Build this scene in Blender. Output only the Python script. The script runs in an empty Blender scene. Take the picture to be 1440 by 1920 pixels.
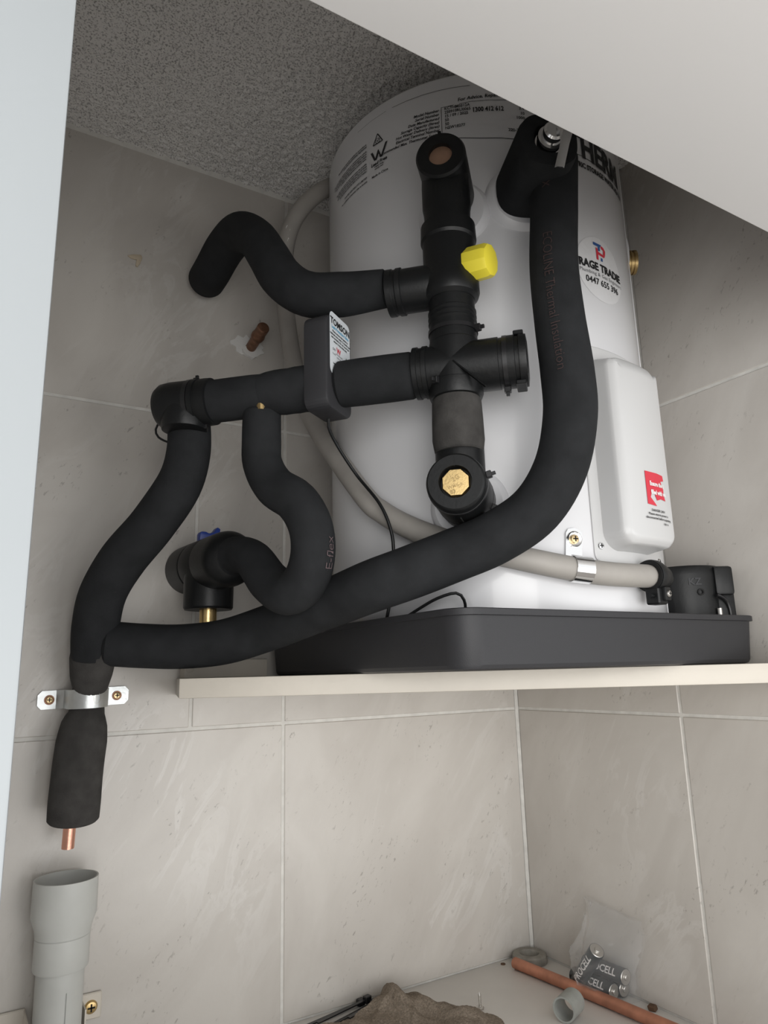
import bpy, bmesh, math, random
from mathutils import Vector, Matrix, noise
import numpy as np
random.seed(4)
S = bpy.context.scene
COL = S.collection
V = Vector
# ------------------------------------------------------------------ camera
cam_d = bpy.data.cameras.new('camera')
cam = bpy.data.objects.new('camera', cam_d); COL.objects.link(cam)
RX, UX, FX = V((.8549, -.5182, -.0258)), V((-.0922, -.2007, .9753)), V((.5106, .8314, .2194))
RX.normalize(); UX = (UX - RX*UX.dot(RX)).normalized(); FX = UX.cross(RX)
M = Matrix.Identity(4)
for i in range(3):
    M[i][0], M[i][1], M[i][2] = RX[i], UX[i], -FX[i]
M.translation = V((-.8478, -.9634, .0661))
cam.matrix_world = M
cam_d.sensor_fit = 'HORIZONTAL'; cam_d.sensor_width = 36.0
cam_d.lens = 36.0*1335.27/1440.0
cam_d.clip_start = .01
S.camera = cam
# ------------------------------------------------------------------ world, lights, exposure
w = bpy.data.worlds.new('world'); S.world = w; w.use_nodes = True
bg = w.node_tree.nodes['Background']
bg.inputs['Color'].default_value = (.97, .98, .985, 1); bg.inputs['Strength'].default_value = 1.25
def area(name, loc, target, sx, sy, power, color):
    l = bpy.data.lights.new(name, 'AREA'); l.shape = 'RECTANGLE'; l.size = sx; l.size_y = sy
    l.energy = power; l.color = color
    o = bpy.data.objects.new(name, l); COL.objects.link(o); o.location = loc
    o.rotation_euler = (V(target)-V(loc)).to_track_quat('-Z', 'Y').to_euler()
    return o
area('room_window_light', (-1.35, -2.4, -.30), (-.25, 0, .05), 1.2, 1.9, 30, (1.0, .985, .96))
area('side_window_light', (.1, -2.7, -.45), (-.6, 0, 0), .9, 1.2, 12, (1.0, .985, .96))
S.view_settings.view_transform = 'Standard'; S.view_settings.look = 'None'
S.view_settings.exposure = 0.0; S.view_settings.gamma = 1; S.view_settings.use_curve_mapping = False

# ------------------------------------------------------------------ materials
def mat(name, color, rough=.5, metal=0, bump=0, bscale=200, var=0, vscale=30, spec=.5, coat=0):
    m = bpy.data.materials.new(name); m.use_nodes = True
    nt = m.node_tree; b = nt.nodes['Principled BSDF']
    b.inputs['Base Color'].default_value = (*color, 1); b.inputs['Roughness'].default_value = rough
    b.inputs['Metallic'].default_value = metal; b.inputs['Specular IOR Level'].default_value = spec
    b.inputs['Coat Weight'].default_value = coat
    geo = nt.nodes.new('ShaderNodeNewGeometry')
    if var:
        n = nt.nodes.new('ShaderNodeTexNoise'); n.inputs['Scale'].default_value = vscale; n.inputs['Detail'].default_value = 5
        nt.links.new(geo.outputs['Position'], n.inputs['Vector'])
        r = nt.nodes.new('ShaderNodeMapRange'); r.inputs['From Min'].default_value = .3; r.inputs['From Max'].default_value = .7
        r.inputs['To Min'].default_value = 1-var; r.inputs['To Max'].default_value = 1+var
        nt.links.new(n.outputs['Fac'], r.inputs['Value'])
        x = nt.nodes.new('ShaderNodeVectorMath'); x.operation = 'SCALE'; x.inputs[0].default_value = color
        nt.links.new(r.outputs['Result'], x.inputs['Scale']); nt.links.new(x.outputs[0], b.inputs['Base Color'])
    if bump:
        n = nt.nodes.new('ShaderNodeTexNoise'); n.inputs['Scale'].default_value = bscale; n.inputs['Detail'].default_value = 4
        nt.links.new(geo.outputs['Position'], n.inputs['Vector'])
        bn = nt.nodes.new('ShaderNodeBump'); bn.inputs['Strength'].default_value = bump; bn.inputs['Distance'].default_value = .001
        nt.links.new(n.outputs['Fac'], bn.inputs['Height']); nt.links.new(bn.outputs['Normal'], b.inputs['Normal'])
    return m
def tile_mat(name, ax, base, dark, vein):
    """marbled stone-look ceramic: diagonal soft veins and little pits"""
    m = bpy.data.materials.new(name); m.use_nodes = True; nt = m.node_tree; N = nt.nodes; L = nt.links
    b = N['Principled BSDF']; b.inputs['Roughness'].default_value = .32
    geo = N.new('ShaderNodeNewGeometry'); sep = N.new('ShaderNodeSeparateXYZ'); L.new(geo.outputs['Position'], sep.inputs[0])
    def math_(op, a, bb):
        q = N.new('ShaderNodeMath'); q.operation = op
        for k, s in enumerate((a, bb)):
            if isinstance(s, (int, float)): q.inputs[k].default_value = s
            else: L.new(s, q.inputs[k])
        return q.outputs[0]
    u = sep.outputs['X'] if ax == 'x' else math_('MULTIPLY', sep.outputs['Y'], -1)
    z = sep.outputs['Z']
    al = math_('ADD', math_('MULTIPLY', u, .5), math_('MULTIPLY', z, .86))
    ac = math_('SUBTRACT', math_('MULTIPLY', u, .86), math_('MULTIPLY', z, .5))
    def vec(sa, sc):
        c = N.new('ShaderNodeCombineXYZ'); L.new(math_('MULTIPLY', al, sa), c.inputs[0]); L.new(math_('MULTIPLY', ac, sc), c.inputs[1]); return c.outputs[0]
    def nz(v, scale, det=5, dist=0.0, rough=.55):
        n = N.new('ShaderNodeTexNoise'); n.inputs['Scale'].default_value = scale; n.inputs['Detail'].default_value = det
        n.inputs['Distortion'].default_value = dist; n.inputs['Roughness'].default_value = rough; L.new(v, n.inputs['Vector']); return n.outputs['Fac']
    def ramp(f, stops):
        r = N.new('ShaderNodeValToRGB'); e = r.color_ramp.elements
        e[0].position, e[0].color = stops[0][0], (*stops[0][1], 1); e[1].position, e[1].color = stops[-1][0], (*stops[-1][1], 1)
        for p, c in stops[1:-1]:
            k = e.new(p); k.color = (*c, 1)
        L.new(f, r.inputs[0]); return r.outputs[0]
    def mix(f, a, c, mode='MIX'):
        q = N.new('ShaderNodeMix'); q.data_type = 'RGBA'; q.blend_type = mode
        if isinstance(f, float): q.inputs[0].default_value = f
        else: L.new(f, q.inputs[0])
        for k, s in ((6, a), (7, c)):
            if isinstance(s, tuple): q.inputs[k].default_value = (*s, 1)
            else: L.new(s, q.inputs[k])
        return q.outputs[2]
    soft = ramp(nz(vec(1.0, 1.8), 4.2, 5, 1.1), [(.30, dark), (.62, base)])
    f1 = ramp(nz(vec(1.3, 3.4), 4.5, 7, 2.2, .62), [(.50, (0, 0, 0)), (.56, (1, 1, 1)), (.66, (0, 0, 0))])
    f2 = ramp(nz(vec(.8, 1.3), 4.0, 2, .4), [(.46, (0, 0, 0)), (.62, (1, 1, 1))])
    c1 = mix(math_('MULTIPLY', math_('MULTIPLY', f1, f2), .6), soft, vein)
    pm = ramp(nz(vec(1.0, 2.0), 9, 3, .5), [(.5, (0, 0, 0)), (.64, (1, 1, 1))])
    pit = ramp(nz(vec(30, 62), 2.6, 3, .3, .7), [(.60, (0, 0, 0)), (.67, (1, 1, 1))])
    c2 = mix(math_('MULTIPLY', math_('MULTIPLY', pm, pit), .45), c1, (.12, .10, .085))
    L.new(c2, b.inputs['Base Color'])
    bn = N.new('ShaderNodeBump'); bn.inputs['Strength'].default_value = .25; bn.inputs['Distance'].default_value = .0015
    L.new(nz(vec(8, 14), 4, 6, .4), bn.inputs['Height']); L.new(bn.outputs['Normal'], b.inputs['Normal'])
    return m
M_ = {}
M_['tile_back'] = tile_mat('stone_tile_back', 'x', (.575, .546, .507), (.505, .474, .437), (.645, .622, .59))
M_['tile_right'] = tile_mat('stone_tile_right', 'y', (.575, .546, .507), (.505, .474, .437), (.645, .622, .59))
M_['grout'] = mat('grout', (.66, .645, .61), .9, bump=.3, bscale=900, var=.1, vscale=60)
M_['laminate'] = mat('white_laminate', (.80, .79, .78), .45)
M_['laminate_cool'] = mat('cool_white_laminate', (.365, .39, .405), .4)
M_['shelf'] = mat('cream_paint', (.615, .57, .50), .5, bump=.5, bscale=70, var=.04, vscale=15)
M_['base'] = mat('base_board_white', (.72, .70, .67), .45, var=.05, vscale=12)
M_['enamel'] = mat('white_enamel', (.685, .685, .70), .22, coat=.3)
M_['cover'] = mat('white_cover_plastic', (.575, .575, .575), .3)
M_['flange'] = mat('white_flange_plastic', (.72, .72, .74), .35)
M_['foam'] = mat('black_foam', (.020, .021, .0225), .85, bump=.35, bscale=1400, var=.18, vscale=40, spec=.16)
M_['foam_worn'] = mat('worn_black_foam', (.050, .0475, .045), .95, bump=.6, bscale=500, var=.25, vscale=60, spec=.25)
M_['rubber'] = mat('black_moulded_plastic', (.0065, .007, .0075), .42, bump=.15, bscale=300, spec=.35)
M_['rubber_grey'] = mat('charcoal_tray_plastic', (.030, .030, .033), .5, bump=.2, bscale=1500, spec=.4)
M_['tie'] = mat('zip_tie_nylon', (.012, .012, .013), .3)
M_['conduit'] = mat('grey_conduit_pvc', (.33, .31, .285), .55, var=.08, vscale=30)
M_['pvc'] = mat('grey_pvc', (.52, .525, .50), .45, var=.05, vscale=25)
M_['pvc_dark'] = mat('dull_grey_pvc', (.30, .31, .29), .5, var=.1, vscale=60)
M_['copper'] = mat('bright_copper', (.80, .42, .31), .32, 1, bump=.2, bscale=400)
M_['copper_old'] = mat('dull_copper', (.235, .125, .08), .5, .85, var=.3, vscale=120)
M_['copper_worn'] = mat('worn_copper_tube', (.50, .23, .15), .5, .7, var=.2, vscale=50)
M_['copper_disc'] = mat('copper_blank', (.36, .22, .15), .6, .4, var=.1, vscale=80)
M_['brass'] = mat('brass', (.80, .58, .27), .3, 1, bump=.15, bscale=500)
M_['brass_dull'] = mat('dull_brass', (.55, .40, .19), .4, 1, var=.2, vscale=100)
M_['chrome'] = mat('chrome', (.78, .78, .78), .14, 1)
M_['zinc'] = mat('zinc_plate', (.62, .64, .64), .42, 1, bump=.25, bscale=250, var=.08, vscale=90)
M_['screw'] = mat('yellow_zinc_screw', (.55, .42, .24), .35, 1)
M_['dark'] = mat('dark_recess', (.01, .01, .01), .9)
M_['yellow'] = mat('yellow_plastic', (.80, .68, .05), .45)
M_['blue'] = mat('blue_plastic', (.02, .05, .28), .4)
M_['white_paper'] = mat('white_label', (.72, .76, .79), .35)
M_['sticker'] = mat('clear_white_sticker', (.74, .74, .75), .3)
M_['ink'] = mat('black_ink', (.012, .012, .013), .6)
M_['ink_grey'] = mat('grey_ink', (.16, .16, .17), .6)
M_['ink_blue'] = mat('blue_ink', (.03, .10, .30), .6)
M_['ink_cyan'] = mat('cyan_ink', (.06, .36, .58), .6)
M_['ink_red'] = mat('red_ink', (.62, .035, .06), .5)
M_['ink_green'] = mat('green_black_ink', (.01, .06, .05), .6)
M_['ink_white'] = mat('white_ink', (.80, .78, .77), .5)
M_['ink_rust'] = mat('faded_red_ink', (.048, .028, .027), .8)
M_['ink_mauve'] = mat('faded_mauve_ink', (.12, .085, .09), .8)
M_['ink_tan'] = mat('faded_tan_ink', (.42, .36, .30), .8)
M_['plaster'] = mat('white_plaster', (.72, .71, .69), .9, bump=1, bscale=250)
M_['tan'] = mat('dried_glue', (.52, .44, .33), .8, bump=.6, bscale=250)
M_['cloth'] = mat('brown_microfibre', (.235, .195, .155), .95, bump=1, bscale=700, var=.35, vscale=420, spec=.1)
M_['battery'] = mat('battery_black', (.022, .027, .03), .3)
M_['steel'] = mat('steel', (.6, .58, .55), .35, 1)
M_['rust'] = mat('rust_hole', (.10, .055, .03), .9)
M_['washer'] = mat('dirty_grey_rubber', (.25, .235, .205), .75, bump=.5, bscale=200, var=.2, vscale=80)
def poly_mat():
    m = bpy.data.materials.new('clear_polythene'); m.use_nodes = True; nt = m.node_tree
    b = nt.nodes['Principled BSDF']; b.inputs['Base Color'].default_value = (.95, .95, .95, 1); b.inputs['Roughness'].default_value = .12
    t = nt.nodes.new('ShaderNodeBsdfTransparent'); t.inputs[0].default_value = (.97, .97, .97, 1)
    mx = nt.nodes.new('ShaderNodeMixShader'); fr = nt.nodes.new('ShaderNodeLayerWeight'); fr.inputs['Blend'].default_value = .25
    r = nt.nodes.new('ShaderNodeMapRange'); r.inputs['To Min'].default_value = .045; r.inputs['To Max'].default_value = .55
    nt.links.new(fr.outputs['Facing'], r.inputs['Value']); nt.links.new(r.outputs[0], mx.inputs[0])
    nt.links.new(t.outputs[0], mx.inputs[1]); nt.links.new(b.outputs[0], mx.inputs[2])
    nt.links.new(mx.outputs[0], nt.nodes['Material Output'].inputs[0]); return m
M_['poly'] = poly_mat()
def ceil_mat():
    m = mat('gritty_ceiling', (.50, .495, .485), .95); nt = m.node_tree; b = nt.nodes['Principled BSDF']
    geo = nt.nodes.new('ShaderNodeNewGeometry')
    n = nt.nodes.new('ShaderNodeTexNoise'); n.inputs['Scale'].default_value = 420; n.inputs['Detail'].default_value = 3
    nt.links.new(geo.outputs['Position'], n.inputs['Vector'])
    r = nt.nodes.new('ShaderNodeValToRGB'); e = r.color_ramp.elements
    e[0].position = .36; e[0].color = (.36, .35, .34, 1); e[1].position = .50; e[1].color = (.80, .785, .765, 1)
    nt.links.new(n.outputs['Fac'], r.inputs[0]); nt.links.new(r.outputs[0], b.inputs['Base Color'])
    bn = nt.nodes.new('ShaderNodeBump'); bn.inputs['Strength'].default_value = .3; bn.inputs['Distance'].default_value = .001
    nt.links.new(n.outputs['Fac'], bn.inputs['Height']); nt.links.new(bn.outputs['Normal'], b.inputs['Normal']); return m
M_['ceiling'] = ceil_mat()

# ------------------------------------------------------------------ object helpers
def wloc(o):
    p = V((0, 0, 0))
    while o: p = p + o.location; o = o.parent
    return p
def tag(o, label=None, cat=None, group=None, kind=None):
    for k, v in (('label', label), ('category', cat), ('group', group), ('kind', kind)):
        if v: o[k] = v
    return o
def thing(name, loc, label, cat, group=None):
    o = bpy.data.objects.new(name, None); COL.objects.link(o); o.location = loc; o.empty_display_size = .02
    return tag(o, label, cat, group)
def make(name, verts, faces, m, parent=None, smooth=30, base=None):
    """one mesh object from world-space geometry; base = where its origin goes"""
    off = wloc(parent) if parent else (V(base) if base is not None else V((0, 0, 0)))
    me = bpy.data.meshes.new(name); me.from_pydata([tuple(V(v)-off) for v in verts], [], faces); me.update()
    bm = bmesh.new(); bm.from_mesh(me); bmesh.ops.recalc_face_normals(bm, faces=bm.faces); bm.to_mesh(me); bm.free()
    me.materials.append(m)
    if smooth:
        me.shade_smooth(); me.set_sharp_from_angle(angle=math.radians(smooth))
    o = bpy.data.objects.new(name, me); COL.objects.link(o)
    if parent: o.parent = parent
    else: o.location = off
    return o
class G:
    """collects shapes for one mesh"""
    def __init__(s): s.v = []; s.f = []
    def add(s, v, f):
        k = len(s.v); s.v += [V(p) for p in v]; s.f += [tuple(i+k for i in q) for q in f]; return s
    def rings(s, rings, cap0=True, cap1=True, closed=False):
        n = len(rings[0]); v = [p for r in rings for p in r]; f = []
        m = len(rings); rng = m if closed else m-1
        for a in range(rng):
            c = (a+1) % m
            for i in range(n):
                j = (i+1) % n; f.append((a*n+i, a*n+j, c*n+j, c*n+i))
        if not closed:
            if cap0: f.append(tuple(range(n-1, -1, -1)))
            if cap1: f.append(tuple((m-1)*n+i for i in range(n)))
        return s.add(v, f)
    def lathe(s, o, axis, prof, seg=32, up=None, closed=False, square=0, wob=None):
        """prof: (distance along axis, radius)"""
        o = V(o); a = V(axis).normalized(); u, w2 = frame(a, up); R = []
        for d, r in prof:
            ring = []
            for k in range(seg):
                t = 2*math.pi*k/seg; c, q = math.cos(t), math.sin(t)
                rr = r
                if square: rr = r/((abs(c)**square+abs(q)**square)**(1/square))
                ring.append(o+a*d+(u*c+w2*q)*rr)
            R.append(ring)
        return s.rings(R, closed=closed)
    def box(s, c, ex, ey, ez, bev=0, seg=2):
        """c centre, ex/ey/ez half-extent vectors"""
        bm = bmesh.new(); bmesh.ops.create_cube(bm, size=2)
        ex, ey, ez, c = V(ex), V(ey), V(ez), V(c)
        for v in bm.verts: v.co = c+ex*v.co.x+ey*v.co.y+ez*v.co.z
        bmesh.ops.recalc_face_normals(bm, faces=bm.faces); bm.normal_update()
        if bev: bmesh.ops.bevel(bm, geom=list(bm.edges), offset=bev, segments=seg, profile=.5, affect='EDGES')
        bm.verts.index_update(); s.add([v.co.copy() for v in bm.verts], [tuple(v.index for v in f.verts) for f in bm.faces]); bm.free(); return s
    def aabb(s, a, b, bev=0, seg=2):
        a, b = V(a), V(b); h = (b-a)/2
        return s.box((a+b)/2, (h.x, 0, 0), (0, h.y, 0), (0, 0, h.z), bev, seg)
    def prism(s, pts, o, u, v, n, t, bev=0):
        """2-D polygon on plane (o,u,v) with thickness t along n"""
        o, u, v, n = V(o), V(u), V(v), V(n); A = [o+u*x+v*y for x, y in pts]; B = [p+n*t for p in A]
        k = len(A); f = [tuple(range(k-1, -1, -1)), tuple(range(k, 2*k))]+[(i, (i+1) % k, k+(i+1) % k, k+i) for i in range(k)]
        bm = bmesh.new(); vs = [bm.verts.new(p) for p in A+B]
        for q in f: bm.faces.new([vs[i] for i in q])
        bmesh.ops.recalc_face_normals(bm, faces=bm.faces); bm.normal_update()
        if bev: bmesh.ops.bevel(bm, geom=list(bm.edges), offset=bev, segments=2, profile=.5, affect='EDGES')
        bm.verts.index_update(); s.add([q.co.copy() for q in bm.verts], [tuple(q.index for q in fc.verts) for fc in bm.faces]); bm.free(); return s
    def tube(s, pts, rad, seg=24, step=.008, round0=.3, round1=.3, mod=None):
        P, Rr = spline(pts, rad, step); n = len(P)
        tang = [(P[min(i+1, n-1)]-P[max(i-1, 0)]).normalized() for i in range(n)]
        u, _ = frame(tang[0]); R = []
        L = 0
        for i in range(n):
            if i: L += (P[i]-P[i-1]).length
            u = (u-tang[i]*u.dot(tang[i])).normalized(); w2 = tang[i].cross(u)
            R.append([P[i]+(u*math.cos(2*math.pi*k/seg)+w2*math.sin(2*math.pi*k/seg))*(Rr[i]*(mod(i/(n-1), 2*math.pi*k/seg) if mod else 1)) for k in range(seg)])
        def end(ring, t, r, q):
            c = sum(ring, V())/seg
            return [[c+(p-c)*a+t*(b*r) for p in ring] for a, b in ((1-q*.28, q*.32), (1-q, q*.42))] if q else []
        R = list(reversed(end(R[0], -tang[0], Rr[0], round0)))+R+end(R[-1], tang[-1], Rr[-1], round1)
        return s.rings(R)
    def obj(s, name, m, parent=None, smooth=30, base=None): return make(name, s.v, s.f, m, parent, smooth, base)
def frame(a, up=None):
    h = V(up) if up is not None else (V((0, 0, 1)) if abs(a.z) < .9 else V((1, 0, 0)))
    u = (h-a*h.dot(a)).normalized(); return u, a.cross(u)
def spline(pts, rad, step):
    pts = [V(p) for p in pts]; n = len(pts)
    rad = [rad]*n if isinstance(rad, (int, float)) else rad
    if n == 2:
        k = max(2, int((pts[1]-pts[0]).length/step)); return [pts[0].lerp(pts[1], i/k) for i in range(k+1)], [rad[0]+(rad[1]-rad[0])*i/k for i in range(k+1)]
    E = [pts[0]*2-pts[1]]+pts+[pts[-1]*2-pts[-2]]; P = []; Q = []
    for i in range(n-1):
        a, b, c, d = E[i:i+4]; k = max(2, int((c-b).length/step))
        for j in range(k):
            t = j/k
            P.append(.5*((2*b)+(c-a)*t+(2*a-5*b+4*c-d)*t*t+(3*b-a-3*c+d)*t**3)); Q.append(rad[i]+(rad[i+1]-rad[i])*t)
    P.append(pts[-1]); Q.append(rad[-1]); return P, Q
def text_geo(body, size, align='LEFT', bold=0, res=2, spacing=1.0):
    c = bpy.data.curves.new('t', 'FONT'); c.body = body; c.size = size; c.align_x = align; c.resolution_u = res
    c.offset = bold; c.space_character = spacing
    o = bpy.data.objects.new('t', c); COL.objects.link(o); dg = bpy.context.evaluated_depsgraph_get(); dg.update()
    me = bpy.data.meshes.new_from_object(o.evaluated_get(dg))
    v = [(p.co.x, p.co.y) for p in me.vertices]; f = [tuple(q.vertices) for q in me.polygons]
    bpy.data.objects.remove(o); bpy.data.curves.remove(c); bpy.data.meshes.remove(me); return v, f
def refine(v, f, mx):
    bm = bmesh.new(); vs = [bm.verts.new((x, y, 0)) for x, y in v]
    for q in f:
        try: bm.faces.new([vs[i] for i in q])
        except ValueError: pass
    bmesh.ops.triangulate(bm, faces=bm.faces)
    for _ in range(4):
        e = [e for e in bm.edges if e.calc_length() > mx]
        if not e: break
        bmesh.ops.subdivide_edges(bm, edges=e, cuts=1); bmesh.ops.triangulate(bm, faces=bm.faces)
    bm.verts.index_update(); out = [(p.co.x, p.co.y) for p in bm.verts], [tuple(p.index for p in q.verts) for q in bm.faces]; bm.free(); return out
class Print:
    """flat print: text and strokes laid on a mapped surface (x right, y up, metres)"""
    def __init__(s, fn, fine=0): s.fn = fn; s.v = []; s.f = []; s.fine = fine
    def raw(s, v, f):
        k = len(s.v); s.v += [s.fn(x, y) for x, y in v]; s.f += [tuple(i+k for i in q) for q in f]
    def text(s, body, x, y, size, align='LEFT', bold=0, rot=0, sx=1, shear=0, spacing=1.0):
        v, f = text_geo(body, size, align, bold, spacing=spacing); v, f = refine(v, f, s.fine) if s.fine else (v, f); c, q = math.cos(rot), math.sin(rot)
        s.raw([(x+(a*sx+b*shear)*c-b*q, y+(a*sx+b*shear)*q+b*c) for a, b in v], f)
    def line(s, pts, wd):
        for (x0, y0), (x1, y1) in zip(pts, pts[1:]):
            n = max(1, int(math.hypot(x1-x0, y1-y0)/.02)); d = math.hypot(x1-x0, y1-y0) or 1
            nx, ny = -(y1-y0)/d*wd/2, (x1-x0)/d*wd/2
            for i in range(n):
                a, b = i/n, (i+1)/n
                p = (x0+(x1-x0)*a, y0+(y1-y0)*a); q2 = (x0+(x1-x0)*b, y0+(y1-y0)*b)
                s.raw([(p[0]+nx, p[1]+ny), (q2[0]+nx, q2[1]+ny), (q2[0]-nx, q2[1]-ny), (p[0]-nx, p[1]-ny)], [(0, 1, 2, 3)])
    def poly(s, pts): s.raw(pts, [tuple(range(len(pts)))])
    def ring(s, x, y, r, wd, n=24, sx=1):
        s.line([(x+sx*r*math.cos(2*math.pi*i/n), y+r*math.sin(2*math.pi*i/n)) for i in range(n+1)], wd)
    def obj(s, name, m, parent):
        off = wloc(parent); me = bpy.data.meshes.new(name); me.from_pydata([tuple(V(p)-off) for p in s.v], [], s.f)
        me.materials.append(m); me.update(); o = bpy.data.objects.new(name, me); COL.objects.link(o); o.parent = parent; return o
mm = lambda L: [V(p)/1000 for p in L]

PATHS = {
    'hose_a': [(-321.9, -486.2, 611.9), (-324.3, -480.0, 548.4), (-334.6, -483.0, 479.1), (-340.8, -490.5, 412.6), (-343.1, -497.0, 351.2), (-344.1, -496.6, 306.3), (-351.4, -486.1, 256.5), (-368.4, -465.2, 216.6), (-397.2, -437.3, 191.4), (-428.1, -408.2, 176.0), (-462.5, -383.2, 161.2), (-490.1, -357.2, 150.0), (-501.9, -311.7, 141.5), (-518.5, -256.5, 130.4), (-536.1, -194.3, 118.3), (-569.5, -146.4, 105.7), (-609.2, -111.4, 101.9), (-646.8, -88.8, 103.6), (-683.1, -74.5, 106.8)],
    'hose_b': [(-631.7, -191.2, 351.9), (-630.7, -188.0, 314.6), (-636.1, -173.1, 280.0), (-657.2, -145.2, 236.9), (-681.2, -114.7, 199.9), (-696.6, -89.3, 162.1), (-699.7, -73.5, 123.4), (-699.8, -64.7, 90.2)],
    'hose_b2': [(-698.5, -68.6, 106.5), (-698.4, -63.2, 90.3), (-697.5, -54.1, 72.1), (-696.5, -46.2, 58.1), (-697.0, -41.3, 49.6), (-697.0, -38.4, 38.6), (-697.8, -39.9, 27.7), (-700.2, -44.9, 16.1), (-702.4, -48.3, -2.5), (-705.0, -51.1, -31.2), (-706.2, -51.0, -65.3), (-706.1, -48.2, -85.3)],
    'hose_c': [(-476.4, -373.1, 470.1), (-510.5, -336.9, 471.4), (-538.1, -306.5, 479.7), (-553.6, -275.1, 510.8), (-560.1, -246.5, 554.2), (-563.3, -213.5, 596.0), (-568.9, -170.3, 627.9), (-572.2, -121.4, 632.3), (-571.8, -66.2, 627.4), (-567.7, -28.3, 634.1)],
    'hose_d': [(-574.4, -268.6, 347.4), (-572.7, -263.9, 316.7), (-571.8, -265.6, 289.1), (-565.0, -283.8, 260.4), (-552.7, -312.3, 239.2), (-544.6, -328.0, 211.8), (-540.9, -326.2, 182.5), (-541.9, -309.4, 157.8), (-549.5, -284.2, 148.3), (-555.6, -248.7, 164.5), (-559.8, -211.4, 192.8), (-564.5, -175.5, 204.1), (-572.0, -146.9, 204.8)],
    'conduit': [(-389.4, -116.8, 804.9), (-428.0, -120.5, 772.3), (-455.2, -113.0, 738.4), (-469.4, -100.8, 702.7), (-471.5, -88.5, 660.7), (-467.5, -82.1, 604.4), (-459.3, -85.2, 528.8), (-454.6, -106.1, 460.2), (-451.1, -149.3, 387.9), (-460.5, -221.5, 318.9), (-454.2, -272.0, 267.7), (-444.3, -306.4, 238.3), (-426.9, -337.6, 215.8), (-398.2, -369.6, 197.3), (-355.5, -403.8, 181.7), (-303.6, -434.3, 167.4), (-260.3, -451.8, 160.5), (-206.0, -465.4, 158.5)],
    'wire_a': [(-516.9, -318.4, 338.8), (-515.3, -312.4, 325.9), (-501.1, -304.7, 309.2), (-476.9, -303.2, 279.3), (-461.9, -326.8, 242.4), (-454.2, -335.6, 212.3), (-452.1, -336.1, 186.6), (-449.9, -328.8, 153.7), (-451.4, -321.4, 129.2), (-450.1, -311.9, 113.2)],
    'wire_b': [(-450.7, -342.5, 116.5), (-438.3, -359.1, 127.9), (-426.0, -375.3, 137.5), (-411.6, -387.7, 142.0), (-402.8, -388.9, 135.2), (-397.1, -383.0, 122.4), (-394.1, -375.4, 109.5)],
    'wire_c': [(-661.5, -178.7, 351.0), (-663.7, -169.5, 343.9), (-659.1, -164.4, 336.6), (-647.7, -175.3, 328.6), (-642.6, -196.3, 328.2)],
}

# ------------------------------------------------------------------ the cupboard (setting)
ZF, ZC, SH = -.3748, .837, .43
YO = -.65                     # plane of the cupboard opening
def struct(name, g, m, parent=None, smooth=30):
    o = g.obj(name, m, parent, smooth)
    if not parent: o['kind'] = 'structure'
    return o
wb = struct('wall_back', G().aabb((-1.0, .0016, ZF-.02), (.03, .05, ZC+.02)), M_['grout'])
wr = struct('wall_right', G().aabb((.0016, YO, ZF-.02), (.05, .0016, ZC+.02)), M_['grout'])
wl = struct('wall_left', G().aabb((-1.05, YO, ZF-.02), (-1.0, .05, ZC+.02)), M_['laminate'])
fl = struct('floor', G().aabb((-1.0, YO, ZF-.018), (.0, 0, ZF), .001), M_['base'])
rf = struct('floor', G().aabb((-3.2, -4.2, -1.56), (1.6, .05, -1.53)), mat('room_floor', (.22, .20, .18), .6))
gw = .0022                    # half joint
rows = [(ZF+.002, 0-gw), (gw, SH-gw), (SH+gw, ZC-.001)]
def tile(parent, a, b, m):
    g = G().aabb(a, b, .0009, 1); return g.obj('tile', m, parent, 20)
for r, (z0, z1) in enumerate(rows):
    xs = [-1.0, -.861, -.4308, -.002] if r != 1 else [-1.0, -.5625, -.4308, -.002]
    for a, b in zip(xs, xs[1:]):
        tile(wb, (a+gw, 0, z0), (b-gw, .006, z1), M_['tile_back'])
    for a, b in ((-.3253, -.002), (YO, -.3253)):
        tile(wr, (0, a+gw, z0), (.006, b-gw, z1), M_['tile_right'])
# corner bead of white sealant, ceiling bead
tr = struct('trim_1', G().prism([(0, 0), (-.004, 0), (0, -.004)], (0.0005, .0005, ZF), (1, 0, 0), (0, 1, 0), (0, 0, 1), ZC-ZF), M_['grout'])
tr2 = struct('trim_2', G().prism([(0, 0), (-.006, 0), (0, -.006)], (-1.0, .0005, ZC), (0, 1, 0), (0, 0, 1), (1, 0, 0), 1.0), M_['grout'])
# gritty sprayed ceiling: displaced grid
nx, ny = 300, 240
rng = np.random.RandomState(3)
h = rng.rand(ny, nx)
h = (h+np.roll(h, 1, 0)+np.roll(h, 1, 1)+np.roll(h, (1, 1), (0, 1)))/4
h = np.clip((h-.35)*2.2, 0, 1)
X = np.linspace(-1.0, 0.0, nx); Y = np.linspace(YO, 0.0, ny)
cv = [(X[i], Y[j], ZC-.0028*h[j, i]) for j in range(ny) for i in range(nx)]
cf = [(j*nx+i, j*nx+i+1, (j+1)*nx+i+1, (j+1)*nx+i) for j in range(ny-1) for i in range(nx-1)]
cg = G(); cg.v = cv; cg.f = cf; cg.aabb((-1.05, YO, ZC+.004), (.05, .05, ZC+.05))
struct('ceiling', cg, M_['ceiling'], None, 0)
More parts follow.
